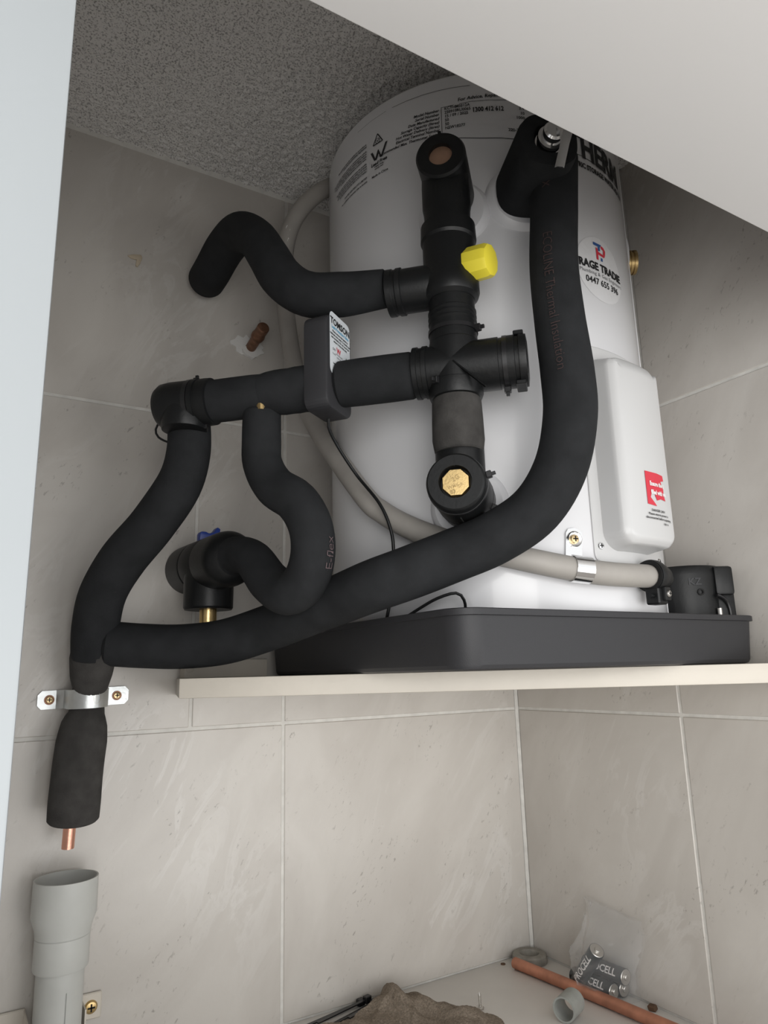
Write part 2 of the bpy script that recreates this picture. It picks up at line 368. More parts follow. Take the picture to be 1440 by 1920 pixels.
# lift-up door above the opening (underside seen), left face-frame stile
ZO = .456
dz = math.sin(math.radians(4)); dy = -math.cos(math.radians(4))
struct('door_1', G().box((-.5, YO+dy*.26, ZO+dz*.26+.008), (.5, 0, 0), (0, dy*.26, dz*.26), (0, -dz*.008, -dy*.008), .0012), M_['laminate'])
struct('trim_3', G().aabb((-1.0, YO, ZO+.02), (.05, YO+.016, ZC+.02), .001), M_['laminate'])
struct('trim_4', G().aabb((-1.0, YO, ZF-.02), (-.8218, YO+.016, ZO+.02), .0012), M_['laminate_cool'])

struct('trim_5', G().aabb((.0502, YO, -1.53), (1.3, YO+.05, 1.1), .001), M_['laminate'])
struct('trim_6', G().aabb((-2.6, YO, -1.53), (-1.0502, YO+.05, 1.1), .001), M_['laminate'])

# ------------------------------------------------------------------ shelf
sh = thing('shelf', (-.3, -.2, .041), 'cream painted corner shelf with a chipped edge carrying the drain tray and heater', 'shelf')
A = V((-.6225, -.1557)); B = V((-.0704, -.4934)); D = (B-A).normalized(); Bx = B+D*((-.001-B.x)/D.x)
G().prism([A[:], Bx[:], (-.001, -.001), (-.583, -.001)], (0, 0, .0435), (1, 0, 0), (0, 1, 0), (0, 0, 1), .0215, .0012).obj('board', M_['shelf'], sh)
G().aabb((-.579, -.022, .0651), (-.465, -.0005, .088), .001).obj('batten', M_['shelf'], sh)
G().lathe((-.572, -.022, .077), (0, -1, 0), [(-.001, .0055), (.001, .0055), (.0015, .004), (.0015, .0)][:3], 16).obj('screw_cap', M_['shelf'], sh)

# ------------------------------------------------------------------ drain tray
def rrect(x0, y0, x1, y1, r, z, n=6):
    out = []
    for cx, cy, a0 in ((x1-r, y1-r, 0), (x0+r, y1-r, 90), (x0+r, y0+r, 180), (x1-r, y0+r, 270)):
        for k in range(n+1):
            a = math.radians(a0+90*k/n); out.append((cx+r*math.cos(a), cy+r*math.sin(a), z))
    return [V(p) for p in out]
x0, y0, x1, y1 = -.4610, -.4565, -.003, -.003
zb, zt = .0652, .1205
tray = thing('drain_tray', (-.232, -.23, zb), 'square charcoal plastic drain tray on the cream shelf under the water heater', 'tray')
def inset(d, z, r): return rrect(x0+d, y0+d, x1-d, y1-d, r, z)
G().rings([inset(.012, zb, .022), inset(.008, zb+.0015, .024), inset(.006, zb+.005, .026), inset(.003, zt-.007, .026), inset(.003, zt-.006, .026), inset(.0, zt-.0055, .027), inset(.0, zt, .027), inset(.001, zt+.0008, .027),
           inset(.005, zt+.0008, .024), inset(.006, zt, .024), inset(.009, zb+.004, .022)]).obj('tray_body', M_['rubber_grey'], tray, 25)

# ------------------------------------------------------------------ water heater
AX, AY, RT = -.232, -.2325, .2118
ZB, ZT = .0698, .783
heater = thing('water_heater', (AX, AY, ZB), 'white enamelled cylindrical electric storage water heater standing in the charcoal drain tray', 'water heater')
def P(th, z, L=0.0, r=RT):
    t = math.radians(th); return V((AX+(r+L)*math.cos(t), AY+(r+L)*math.sin(t), z))
def NRM(th): t = math.radians(th); return V((math.cos(t), math.sin(t), 0))
def TAN(th): t = math.radians(th); return V((-math.sin(t), math.cos(t), 0))
Z1 = V((0, 0, 1))
G().lathe((AX, AY, 0), Z1, [(ZB, .19), (ZB+.002, RT-.004), (ZB+.006, RT), (ZT-.004, RT), (ZT, RT-.003), (ZT+.006, RT-.02), (ZT+.01, .1), (ZT+.011, .001)], 128, up=(1, 0, 0)).obj('tank_body', M_['enamel'], heater)
for th in (-51,):   # folded seams of the jacket
    G().box(P(th, (ZB+ZT)/2, .0004), TAN(th)*.003, NRM(th)*.0007, Z1*((ZT-ZB)/2-.006), .0004).obj('jacket_seam', M_['enamel'], heater)
def flange(th, z, r, d=.008):
    G().lathe(P(th, z, -.006), NRM(th), [(0, r+.003), (.006, r+.002), (.006+d*.6, r), (.006+d, r-.004), (.006+d, .012), (0, .012)], 48).obj('port_flange', M_['flange'], heater)
flange(-135.5, .236, .040); flange(-135.5, .588, .040); flange(-114, .602, .040)
# brass spare port at the right side
TB, ZBP = -36, .634
G().lathe(P(TB, ZBP, -.002), NRM(TB), [(0, .013), (.006, .013), (.006, .0175), (.010, .0175), (.010, .0155), (.012, .0155), (.012, .0172), (.0145, .0172), (.0145, .0155), (.017, .0155), (.017, .0172), (.021, .0172), (.022, .011), (.016, .011), (.016, .001)], 24).obj('brass_port', M_['brass_dull'], heater)
G().lathe(P(TB, ZBP, -.006), NRM(TB), [(0, .04), (.007, .038), (.009, .03), (.009, .013)], 40).obj('port_flange', M_['flange'], heater)
# access cover: base plate wrapped on the tank and a raised hood
def sector(t0, t1, z0, z1, L0, L1, rc=.0, bev=.0, n=14, rtop=None):
    """curved slab between angles t0..t1 (deg), heights z0..z1, radial L0..L1 with tapered sides (bev)"""
    rt = RT
    def outline(inset_, L, rc):
        r = rt+L; a0 = math.radians(t0)*rt+inset_; a1 = math.radians(t1)*rt-inset_; b0, b1 = z0+inset_, z1-inset_*(1.6 if rtop else 1)
        pts = []
        for (cx, cy, s0) in ((a1-rc, b1-rc, 0), (a0+rc, b1-rc, 90), (a0+rc, b0+rc, 180), (a1-rc, b0+rc, 270)):
            for k in range(7):
                a = math.radians(s0+15*k); pts.append((cx+rc*math.cos(a), cy+rc*math.sin(a)))
        dense = []
        for i, p in enumerate(pts):
            q = pts[(i+1) % len(pts)]; m = max(1, int(math.hypot(q[0]-p[0], q[1]-p[1])/.012))
            m = 8 if m > 1 else 1
            for k in range(m): dense.append((p[0]+(q[0]-p[0])*k/m, p[1]+(q[1]-p[1])*k/m))
        return [V((AX+r*math.cos(x/rt), AY+r*math.sin(x/rt), y)) for x, y in dense]
    return outline
ol = sector(-99.5, -52, .172, .425, 0, 0)
pg = G(); pg.rings([ol(0, -.002, .012), ol(0, .0015, .012), ol(.001, .0022, .012)], cap0=False, cap1=False)
# top sheet of plate as strips (rings to a smaller loop hidden under the hood)
pg.rings([ol(.001, .0022, .012), ol(.03, .0022, .012)], cap0=False, cap1=False)
pg.obj('cover_plate', M_['cover'], heater)
HP = .032
h0, h1, hz0, hz1 = math.radians(-96)*RT, math.radians(-70.5)*RT, .187, .411
def hood(x, y, L=HP): t = x/RT; return V((AX+(RT+L)*math.cos(t), AY+(RT+L)*math.sin(t), y))
def edgy(a, b, n, near=.024, m=20):
    e = [near*(k/m)**1.5 for k in range(m+1)]
    return [a+q for q in e]+[a+near+(b-a-2*near)*k/n for k in range(1, n)]+[b-q for q in reversed(e)]
hg = G()
HU, HV = edgy(h0, h1, 8), edgy(hz0, hz1, 12)
def hood_h(x, y):
    rc = .021; hx, hy = (h1-h0)/2, (hz1-hz0)/2
    qx, qy = abs(x-(h0+h1)/2)-(hx-rc), abs(y-(hz0+hz1)/2)-(hy-rc)
    d = rc-math.hypot(max(qx, 0), max(qy, 0))-min(max(qx, qy), 0)
    if d <= 0: return -.003
    d = d*(.55 if y > (hz0+hz1)/2+.05 and qy > qx-.002 else 1)
    if d < .0045: return HP*.80*d/.0045
    t = min(1, (d-.0045)/.009); return HP*(.80+.20*math.sin(t*math.pi/2))
hv = [hood(x, y, hood_h(x, y)) for x in HU for y in HV]; nv_ = len(HV)
hg.add(hv, [(i*nv_+j, (i+1)*nv_+j, (i+1)*nv_+j+1, i*nv_+j+1) for i in range(len(HU)-1) for j in range(nv_-1)])
hood_o = hg.obj('access_cover', M_['cover'], heater, 40)
def pan_screw(parent, o, n, r, m, name='screw', up=None):
    o = V(o); n = V(n).normalized(); u, w2 = frame(n, up)
    g = G().lathe(o, n, [(-.001, r), (.0, r), (r*.35, r*.8), (r*.45, r*.4), (r*.45, .0001)], 20)
    s = g.obj(name, m, parent)
    for a, b in ((u, w2), (w2, u)):
        G().box(o+n*(r*.45), a*(r*.55), b*(r*.12), n*(r*.06)).obj('slot', M_['dark'], s, 0)
    return s
pan_screw(heater, P(-97.3, .1915, .002), NRM(-97.3), .0042, M_['chrome'], 'cover_screw')
pan_screw(heater, P(-66, .183, .002), NRM(-66), .0042, M_['chrome'], 'cover_screw')
# ---- printing on the tank
def on_tank(L): return lambda x, y: P(math.degrees(x/RT), y, L)
rad = lambda d: math.radians(d)*RT
pt = Print(on_tank(.0007))
pt.line([(rad(-143.2), .6955), (rad(-126), .686), (rad(-112), .684), (rad(-60), .684)], .0009)
pt.line([(rad(-137.9), .7014), (rad(-137.8), .737), (rad(-128), .7385), (rad(-60), .7400)], .0006)
pt.line([(rad(-172), .764), (rad(-158), .764)], .0004); pt.line([(rad(-155.4), .764), (rad(-128), .7615)], .0005)
rowz = [.7320, .7265, .7210, .7155, .7100, .7045, .6985]
names = ['Model Number', 'Serial Number', 'Date Manufactured', 'Storage Capacity (litres)', 'Hot Water Delivery (litres)', 'Electrical Terminal Number', 'Recommended Max. Thermostat Setting']
vals = ['KCTHM5012A', '250910RU0065', '15 / 09 / 2025', '50', '50', 'NSW18277', '']
for z, n_, v_ in zip(rowz, names, vals):
    pt.text(n_, rad(-138.7), z, .0052, 'RIGHT', .00014, shear=.2, rot=-.06); pt.text(v_, rad(-136.8), z+.0006, .0056, 'LEFT', .00012, sx=.9)
pt.text('For Advice, Repairs and Parts', rad(-132.3), .7412, .0066, 'LEFT', .00014, shear=.2, rot=.05)
pt.text('1300 412 612', rad(-122.6), .7235, .0088, 'CENTER', .0003, sx=.78)
for z, v_ in zip((.7265, .7195, .7130, .695), ('2.4', '10', '1000', '220-240V')): pt.text(v_, rad(-110.5), z, .0056, 'RIGHT', .00012)
pt.text('RU 0065', rad(-115.2), .6745, .0085, 'LEFT', .0002)
# conformity triangle
def tri(cx, cy, s, wd, rot=0):
    q = [(cx+s*math.cos(math.radians(a)+rot), cy+s*math.sin(math.radians(a)+rot)) for a in (90, 210, 330, 90)]; pt.line(q+[q[1]], wd)
tri(rad(-162), .7295, .0092, .0014); pt.ring(rad(-162), .7285, .0035, .0008); pt.line([(rad(-162)-.0014, .7295), (rad(-162)-.0003, .7272), (rad(-162)+.0018, .7305)], .0009)
cx = rad(-161.8)
pt.poly([(cx-.0135, .7160), (cx-.010, .7160), (cx-.0055, .7050), (cx-.0075, .7020)])
pt.poly([(cx-.0075, .7020), (cx-.0055, .7050), (cx-.0010, .7150), (cx+.0004, .7150), (cx+.0004, .7090), (cx-.0032, .7020)])
pt.poly([(cx+.0004, .7090), (cx+.0004, .7150), (cx+.0042, .7050), (cx+.0026, .7020)])
pt.poly([(cx+.0026, .7020), (cx+.0042, .7050), (cx+.0115, .7200), (cx+.0150, .7200), (cx+.0062, .7020)])
pt.text('Lead Free', cx, .6950, .0066, 'CENTER', .00025, shear=.15)
for k, t_ in enumerate(('WMKA 00000', 'AS/NZS 3497')): pt.text(t_, cx, .6917-.0032*k, .0026, 'CENTER', .0001)
pt.text('Made in China', cx+.001, .6785, .0046, 'CENTER', .0001)
para = [('This appliance must be installed in accordance', .7335), ('with the local plumbing regulations', .7300), ('This water heater delivers water at a temperature which', .7230),
        ('can cause scalding. Check the water temperature before', .7195), ('use, such as when entering a shower or filling a bath', .7160), ('or basin. Fit a temperature control valve.', .7125),
        ('The relief valve must be operated every six months', .7050), ('and the drain line must be kept clear at all times', .7015), ('and be left open to the atmosphere. Do not turn', .6980),
        ('on the power until the tank is full of water.', .6945), ('WATER HEATERS PTY LIMITED', .6845)]
for t_, z in para: pt.text(t_, rad(-167.5), z, .0038, 'RIGHT', .0001)
pt.text('For conditions of warranty refer to booklet', rad(-167.5), .6790, .0034, 'RIGHT', .0001)
pt.text('ELECTRIC STORAGE WATER HEATER', rad(-87.7)-.034, .6665, .0098, 'LEFT', .0005, sx=.82, rot=.04)
pt.obj('printed_text', M_['ink'], heater)
pb = Print(on_tank(.0011), .012); pb.text('THERM', rad(-85)-.037, .683, .046, 'LEFT', .0016, sx=.78); pb.obj('printed_name', M_['ink'], heater)
# installer sticker
st = Print(on_tank(.0005)); SC = (rad(-84.5), .532)
ringpts = [(SC[0]+.043*math.cos(2*math.pi*i/32), SC[1]+.043*math.sin(2*math.pi*i/32)) for i in range(32)]
sv = [SC]+[(SC[0]+.0215*math.cos(2*math.pi*i/32), SC[1]+.0215*math.sin(2*math.pi*i/32)) for i in range(32)]+ringpts
sf = [(0, 1+i, 1+(i+1) % 32) for i in range(32)]+[(1+i, 33+i, 33+(i+1) % 32, 1+(i+1) % 32) for i in range(32)]
st.raw(sv, sf); sto = st.obj('installer_sticker', M_['sticker'], heater)
q = Print(on_tank(.0010))
q.text('RAGE TRADIE', SC[0]+.001, SC[1]-.003, .0142, 'CENTER', .0006, sx=.92); q.text('0447 655 396', SC[0]+.001, SC[1]-.0225, .0118, 'CENTER', .0002, sx=.95)
q.obj('sticker_text', M_['ink'], sto)
q = Print(on_tank(.0010)); q.text('Plumbing & Gas Engineers', SC[0]+.002, SC[1]-.0105, .0070, 'CENTER', 0, spacing=1.1); q.obj('sticker_text', M_['ink_grey'], sto)
lx, ly = SC[0]-.001, SC[1]+.012
q = Print(on_tank(.0010))
q.poly([(lx-.011, ly+.0225), (lx+.004, ly+.0225), (lx+.001, ly+.0185), (lx-.011, ly+.0185)]); q.poly([(lx-.003, ly+.018), (lx+.001, ly+.0185), (lx+.001, ly+.0135), (lx-.003, ly+.0125)])
q.poly([(lx+.001, ly+.0045), (lx+.0045, ly+.0045), (lx+.0045, ly), (lx+.001, ly)]); q.obj('sticker_logo', M_['ink_blue'], sto)
q = Print(on_tank(.0011))
q.poly([(lx-.007, ly), (lx-.007, ly+.0165), (lx-.0035, ly+.0150), (lx-.0035, ly)]); q.poly([(lx-.0035, ly+.0115), (lx-.0035, ly+.0075), (lx+.008, ly+.0065), (lx+.010, ly+.0095)])
q.poly([(lx+.003, ly+.0215), (lx+.008, ly+.0205), (lx+.0115, ly+.0165), (lx+.0075, ly+.0160), (lx+.003, ly+.0175)]); q.poly([(lx+.0075, ly+.0160), (lx+.0115, ly+.0165), (lx+.010, ly+.0095), (lx+.0065, ly+.0105)])
q.obj('sticker_logo', M_['ink_red'], sto)
# torn red warning label on the cover
wl_ = Print(lambda x, y: hood(x, y, HP+.0006)); rx, rz = rad(-81.0), .2515
wl_.poly([(rx-.019, rz+.021), (rx+.001, rz+.021), (rx+.012, rz+.020), (rx+.013, rz+.014), (rx+.007, rz+.0125), (rx+.0085, rz+.008), (rx+.011, rz+.004), (rx+.0105, rz-.002), (rx+.013, rz-.009), (rx+.004, rz-.008), (rx-.003, rz-.0105), (rx-.0055, rz-.0055), (rx-.006, rz-.002), (rx-.010, rz-.0005), (rx-.0135, rz-.008), (rx-.0065, rz-.0145), (rx-.0045, rz-.017), (rx-.019, rz-.016)])
wlo = wl_.obj('warning_label', M_['ink_red'], hood_o); wlo['label'] = 'torn red warning label'
q = Print(lambda x, y: hood(x, y, HP+.0011)); q.text('Ensure the t', rx-.0135, rz+.0055, .0068, 'LEFT', .0003, sx=.72); q.text('filled with wa', rx-.0125, rz-.004, .0068, 'LEFT', .0003, sx=.72)
q.obj('label_text', M_['ink_white'], hood_o)
q = Print(lambda x, y: hood(x, y, HP+.0011))
for k, t_ in enumerate(('DANGER 240V', 'Please ensure power is', 'disconnected before opening')): q.text(t_, rx-.003, rz-.0235-.0043*k, .0036, 'CENTER', .00008)
q.obj('label_text', M_['ink'], hood_o)
q = Print(lambda x, y: hood(x, y, HP+.0011)); q.text('REV A', rx+.009, rz-.037, .003, 'CENTER', .00006)
q.obj('label_text', M_['ink'], hood_o)

# ------------------------------------------------------------------ insulated valve column on the tank
TH = -135.5
N0 = NRM(TH); T0 = -TAN(TH) if (-TAN(TH)).x < 0 else TAN(TH)
Q0 = P(TH, 0, .06, .2125)
def Q(z, s=0, n=0): return Q0+T0*s+N0*n+V((0, 0, z))
col = thing('mixing_valve_column', Q(.21, 0, -.05), 'black insulated upright mixing valve column with yellow cap on the front of the white tank', 'valve')
def ribs(base, d0, n, pitch, r, h_):
    out = []
    for k in range(n):
        d = d0+k*pitch; out += [(d, r), (d+pitch*.2, r+h_), (d+pitch*.5, r+h_), (d+pitch*.7, r)]
    return out
def zip_tie(parent, o, axis, r, head_dir, wd=.0022):
    a = V(axis).normalized(); hd = V(head_dir); hd = (hd-a*hd.dot(a)).normalized()
    g = G().lathe(o, a, [(-wd, r-.002), (-wd, r+.0006), (wd, r+.0006), (wd, r-.002)], 40, closed=True)
    tg = a.cross(hd)
    g.box(V(o)+hd*(r+.0025), hd*.0028, tg*.0032, a*.0034, .0006, 1)
    g.box(V(o)+hd*(r+.006), hd*.003, tg*.0014, a*.0018, .0003, 1)
    return g.obj('zip_tie', M_['tie'], parent)
# upper elbow
g = G().lathe(P(TH, .598, .012, .2125), N0, [(0, .0255), (.004, .0265), (.06, .0268), (.076, .0268), (.079, .025), (.079, .0128), (.074, .0122), (.074, .0001)], 48)
g.lathe(Q(.598), -Z1, [(0, .0255), (.018, .0262), (.045, .0262), (.05, .0252), (.055, .0248), (.068, .0248), (.069, .0256), (.072, .0256), (.073, .0248), (.080, .0248)], 40, up=N0)
g.box(Q(.598, 0, .004)+Z1*.027, N0*.026, T0*.0018, Z1*.0022, .0005, 1)
ue = g.obj('upper_elbow', M_['rubber'], col)
G().lathe(P(TH, .598, .0855, .2125), N0, [(0, .0126), (.001, .0126), (.0014, .011), (.0014, .0001)], 32).obj('copper_blank', M_['copper_disc'], ue)
# tee with collars
g = G().lathe(Q(.530), -Z1, [(0, .0245), (.001, .0292), (.018, .0298), (.021, .0280), (.064, .0280), (.068, .0298), (.080, .0300), (.0845, .0285), (.088, .0245)], 48, up=N0)
g.lathe(Q(.463), T0, [(-.01, .02), (.018, .0232), (.030, .0236), (.050, .0236), (.051, .0252), (.056, .0252), (.057, .0240), (.060, .0240), (.061, .0250), (.067, .0250), (.068, .018)], 40)
g.box(Q(.442, .0285), T0*.003, N0*.006, Z1*.002, .0006, 1)
tee = g.obj('tee', M_['rubber'], col)
yd = (-T0*.92+N0*.34-Z1*.10).normalized()
yo = Q(.479)
g = G().lathe(yo+yd*.0185, yd, [(0, .0170), (.008, .0180), (.026, .0176), (.0295, .0162), (.0305, .0135), (.0305, .0001)], 10, up=Z1)
yc = g.obj('yellow_cap', M_['yellow'], col, 25); yc['label'] = 'yellow plastic cap'
# coupling between the tees
g = G().lathe(Q(.446), -Z1, [(0, .0225), (.001, .0240), (.016, .0240)]+ribs(0, .016, 3, .0055, .0240, .0012)+[(.034, .0240), (.045, .0248), (.056, .0248), (.075, .025)], 40, up=N0)
g.obj('coupling', M_['rubber'], col)
zip_tie(col, Q(.4065), Z1, .0252, -T0*1+N0*.25)
# cross fitting
ZM = .367
g = G().lathe(Q(.396), -Z1, [(0, .0240), (.002, .0255), (.03, .0262), (.045, .0258), (.046, .0275), (.058, .0278), (.062, .0262), (.064, .02)], 44, up=N0)
g.lathe(Q(ZM), T0, [(-.074, .019), (-.0735, .0225), (-.073, .0262), (-.068, .0268), (-.066, .0268), (-.0655, .0252), (-.062, .0252), (-.0615, .0268), (-.05, .0268), (-.0495, .0256), (-.046, .0256), (-.0455, .0266), (0, .0262), (.026, .0258), (.0265, .0272), (.031, .0272), (.0315, .0258), (.036, .0258), (.0365, .0270), (.041, .0270), (.042, .020)], 44)
g.lathe(Q(ZM), -N0, [(0, .026), (.02, .026)], 32)
for sg in (1, -1):
    g.box(Q(ZM, -.017*1, .0245)+Z1*(-.017), (-T0-Z1).normalized()*.022, N0*.0022, (T0-Z1).normalized()*.0008, .0003, 1)
g.box(Q(ZM, -.066)+Z1*.0265, T0*.005, N0*.012, Z1*.0022, .0008, 1); g.box(Q(ZM, -.066)-Z1*.0265, T0*.005, N0*.012, Z1*.0022, .0008, 1)
cr = g.obj('cross_fitting', M_['rubber'], col)
G().lathe(Q(ZM), T0, [(-.0738, .0001), (-.0738, .0185), (-.073, .0185)], 30).obj('end_plug', M_['dark'], cr)
zip_tie(col, Q(.3475), Z1, .0262, N0*.8+T0*.55)
zip_tie(col, Q(ZM, -.052), T0, .0266, -Z1)
# lower foam sleeve, lower elbow, brass plug
G().tube([Q(.338), Q(.330), Q(.31), Q(.290), Q(.279)], [.0215, .0250, .0258, .0262, .0245], 32, .004, .2, .2).obj('foam_sleeve', M_['foam_worn'], col)
ZL = .238
g = G().lathe(Q(.288, 0, -.004), -Z1, [(0, .021), (.0005, .0238), (.004, .0246), (.03, .0246), (.05, .024)], 40, up=N0)
g.lathe(P(TH, ZL, .012, .2125), N0, [(0, .0285), (.002, .0295), (.05, .0292), (.083, .0285), (.0865, .0272), (.0875, .0260), (.0875, .0158), (.078, .0150), (.078, .0001)], 56)
g.box(P(TH, ZL, .098, .2125)+Z1*.0205, Z1*.0055, T0*.0003, N0*.0020); g.box(P(TH, ZL, .098, .2125)-Z1*.0205, Z1*.0055, T0*.0003, N0*.0020)
le = g.obj('lower_elbow', M_['rubber'], col)
G().box(P(TH, ZL, .045, .2125)-Z1*.029, N0*.028, T0*.0004, Z1*.0012).obj('moulding_line', M_['dark'], le, 0)
G().lathe(P(TH, ZL, .089, .2125), N0, [(0, .0142), (.006, .0142), (.0072, .0132), (.0075, .0001)], 8, up=Z1+T0*.41).obj('brass_plug', M_['brass'], col, 15)
pf = P(TH, ZL, .0968, .2125)
bq = Print(lambda x, y: pf-T0*x+Z1*y)
bq.text('2G', .001, .0025, .0062, 'CENTER', .0001, rot=.5); bq.text('WMK', -.002, -.005, .0045, 'CENTER', .0001, rot=.3); bq.text('DR', .005, -.004, .004, 'CENTER', .0001, rot=.6); bq.text('83', -.0025, -.0105, .0055, 'CENTER', .0001, rot=.3)
bq.obj('stamped_mark', M_['brass_dull'], col)
zip_tie(col, P(TH, ZL, .085, .2125), N0, .0288, -T0+Z1*.25)
zip_tie(col, P(TH, ZL, .032, .2125), N0, .0292, -T0-Z1*.45)

# ------------------------------------------------------------------ relief valve under black cover
TR = -114; NR = NRM(TR); TT = TAN(TR)
rv = thing('relief_valve', P(TR, .602, .0), 'silver lever relief valve inside a bulky black insulation cover near the top of the tank', 'valve')
g = G().lathe(P(TR, .604, .007), NR, [(0, .031), (.004, .0328), (.081, .0322), (.088, .0305), (.089, .0165), (.079, .016), (.079, .0001)], 48, square=2.7)
g.obj('insulation_cover', M_['foam'], rv)
f0 = P(TR, .602, .088)
g = G().lathe(f0, NR, [(-.01, .0145), (.004, .0145), (.0045, .0128), (.009, .0128), (.0095, .0142), (.013, .0142), (.0135, .011), (.022, .011), (.024, .009), (.024, .0001)], 40)
vb = g.obj('valve_body', M_['chrome'], rv)
dn = -Z1
lv = G()
L0_ = f0+NR*.022+Z1*.004+TT*.008
pl = [L0_, L0_+NR*.006-Z1*.008+TT*.002, L0_+NR*.006-Z1*.024-TT*.001, L0_+NR*.001-Z1*.049-TT*.007]
ws = [.0078, .0072, .0048, .0050]
R_ = []
for i, (p_, w_) in enumerate(zip(pl, ws)):
    R_.append([p_+TT*w_+NR*.0004, p_+TT*w_*.5+NR*.0022, p_-TT*w_*.5+NR*.0022, p_-TT*w_+NR*.0004, p_-TT*w_*.5+NR*.0007, p_+TT*w_*.5+NR*.0007])
lv.rings(R_); lv.obj('lever', M_['chrome'], rv, 50)

# ------------------------------------------------------------------ hoses
def hose(name, key, r, label, seg=28, **k):
    pts = mm(PATHS[key]); o = thing(name, pts[len(pts)//2], label, 'pipe')
    return o, pts, r
ha, ptsA, _ = hose('insulated_hose', 'hose_a', .0255, 'long thick black foam insulated drain pipe sweeping from the relief valve down across the tray')
def wobA(t, a): return 1+.012*math.sin(9*t+a)+.008*math.sin(23*t+2*a)
g = G().tube(ptsA, [.0245]+[.0255]*3+[.0262]*7+[.026]*8, 32, .006, .35, .35, wobA); g.obj('foam_sleeve', M_['foam'], ha)
def along(pts, r, t0, facing):
    """mapping for print running along a hose"""
    Pp, _ = spline(pts, 1.0, .004); cum = [0]
    for a, b in zip(Pp, Pp[1:]): cum.append(cum[-1]+(b-a).length)
    def fn(x, y):
        s_ = t0+x; i = 0
        while i < len(cum)-2 and cum[i+1] < s_: i += 1
        t = (Pp[i+1]-Pp[i]).normalized(); c = Pp[i]+t*(s_-cum[i]); f = facing(i/len(Pp)); f = (f-t*f.dot(t)).normalized(); b_ = t.cross(f)
        ang = y/r; return c+(f*math.cos(ang)-b_*math.sin(ang))*(r*1.024+.0006)
    return fn
VIEW = V((-.51, -.83, -.1))
pa = Print(along(ptsA, .026, .010, lambda t: VIEW+V((-.35, .2, 0))), .005); pa.text('E-flex', 0, -.008, .017, 'LEFT', -.0001); pa.obj('printed_text', M_['ink_rust'], ha)
pa = Print(pa.fn, .005); pa.text('ECOLINE Thermal Insulation', .100, -.006, .0135, 'LEFT', -.00015); pa.obj('printed_text', M_['ink_rust'], ha)

hb, ptsB, _ = hose('insulated_pipe', 'hose_b', .0255, 'black foam insulated pipe dropping down the left wall to a bare copper end')
G().tube(ptsB, [.0235, .0245, .0255, .0262, .0265, .0265, .026, .0235], 32, .006, .3, .3, wobA).obj('foam_sleeve', M_['foam'], hb)
pB2 = mm(PATHS['hose_b2'])
def flat(t, a): return 1+.01*math.sin(14*t+2*a)
G().tube(pB2, [.0235, .0252, .0232, .0196, .0185, .0185, .0202, .0250, .0274, .0278, .0278, .0272], 32, .005, .35, .25, flat).obj('foam_sleeve', M_['foam_worn'], hb)
cp0, cp1 = V((-.7087, -.0466, -.080)), V((-.7091, -.0442, -.1165))
ax_ = (cp1-cp0).normalized(); L_ = (cp1-cp0).length
G().lathe(cp0-ax_*.02, ax_, [(0, .0067), (L_+.02, .0067), (L_+.02, .0056), (L_+.005, .0056), (L_+.005, .0001)], 24).obj('copper_end', M_['copper'], hb)

hc, ptsC, _ = hose('insulated_hose', 'hose_c', .025, 'black foam hose bending from the upper tee back to a cut end at the wall')
G().tube(ptsC, [.0205, .0240, .0250, .0250, .0250, .0250, .0252, .0255, .0262, .0262], 32, .006, .25, .2, wobA).obj('foam_sleeve', M_['foam'], hc)
hd_, ptsD, _ = hose('insulated_hose', 'hose_d', .0225, 'S-shaped black foam hose looping from the cross pipe down to the blue handled wall valve')
G().tube(ptsD, [.0205, .0212, .0215, .0220, .0225, .0225, .0225, .0228, .0228, .0226, .0220, .0215, .0210], 32, .005, .3, .2, wobA).obj('foam_sleeve', M_['foam'], hd_)
pd = Print(along(list(reversed(ptsD)), .0225, .205, lambda t: V((.35, -1.0, .0))), .005); pd.text('E-flex', 0, -.004, .0125, 'LEFT', -.0001, shear=.15, sx=.85); pd.obj('printed_text', M_['ink_mauve'], hd_)

# ------------------------------------------------------------------ horizontal supply pipe with left elbow
mp = thing('supply_pipe', Q(ZM, .2), 'black insulated horizontal supply pipe with zip tied elbow running left from the valve column', 'pipe')
G().tube([Q(ZM-.001, .040), Q(ZM-.001, .046), Q(ZM-.001, .07), Q(ZM-.001, .10), Q(ZM-.001, .122)], [.0215, .0245, .0250, .0250, .0245], 32, .006, .3, .5).obj('foam_sleeve', M_['foam'], mp)
G().tube([Q(ZM-.001, .150), Q(ZM-.001, .165), Q(ZM-.001, .195), Q(ZM-.002, .210)], [.0252, .0250, .0246, .0228], 32, .006, .2, .3, wobA).obj('foam_sleeve', M_['foam'], mp)
G().tube([Q(ZM-.002, .205), Q(ZM-.002, .222), Q(ZM-.002, .25), Q(ZM-.002, .282)], [.0225, .0236, .0238, .0238], 32, .006, .3, .3).obj('foam_sleeve', M_['foam'], mp)
G().lathe(Q(ZM-.012, .2085, .012), Z1, [(-.012, .005), (.0, .005), (.0, .0065), (.006, .0065)], 12).obj('brass_joint', M_['brass_dull'], mp)
g = G().lathe(Q(ZM-.002, .270), T0, [(0, .0240), (.001, .0262), (.007, .0266), (.012, .0266), (.0125, .0256), (.0155, .0256), (.016, .0270), (.021, .0272), (.0215, .0258), (.0245, .0258), (.025, .0268), (.034, .0268), (.05, .0272), (.060, .0262), (.066, .0225), (.068, .012)], 44)
g.lathe(Q(ZM-.002, .306), -Z1, [(0, .0255), (.015, .026), (.026, .0258), (.030, .0245), (.031, .02)], 40, up=T0)
el = g.obj('left_elbow', M_['rubber'], mp)
zip_tie(mp, Q(ZM-.002, .2945), T0, .0268, Z1*.9-N0*.1, .0026)
wc = mm(PATHS['wire_c']); G().tube(wc, .0013, 8, .004).obj('sensor_wire', M_['rubber'], mp)
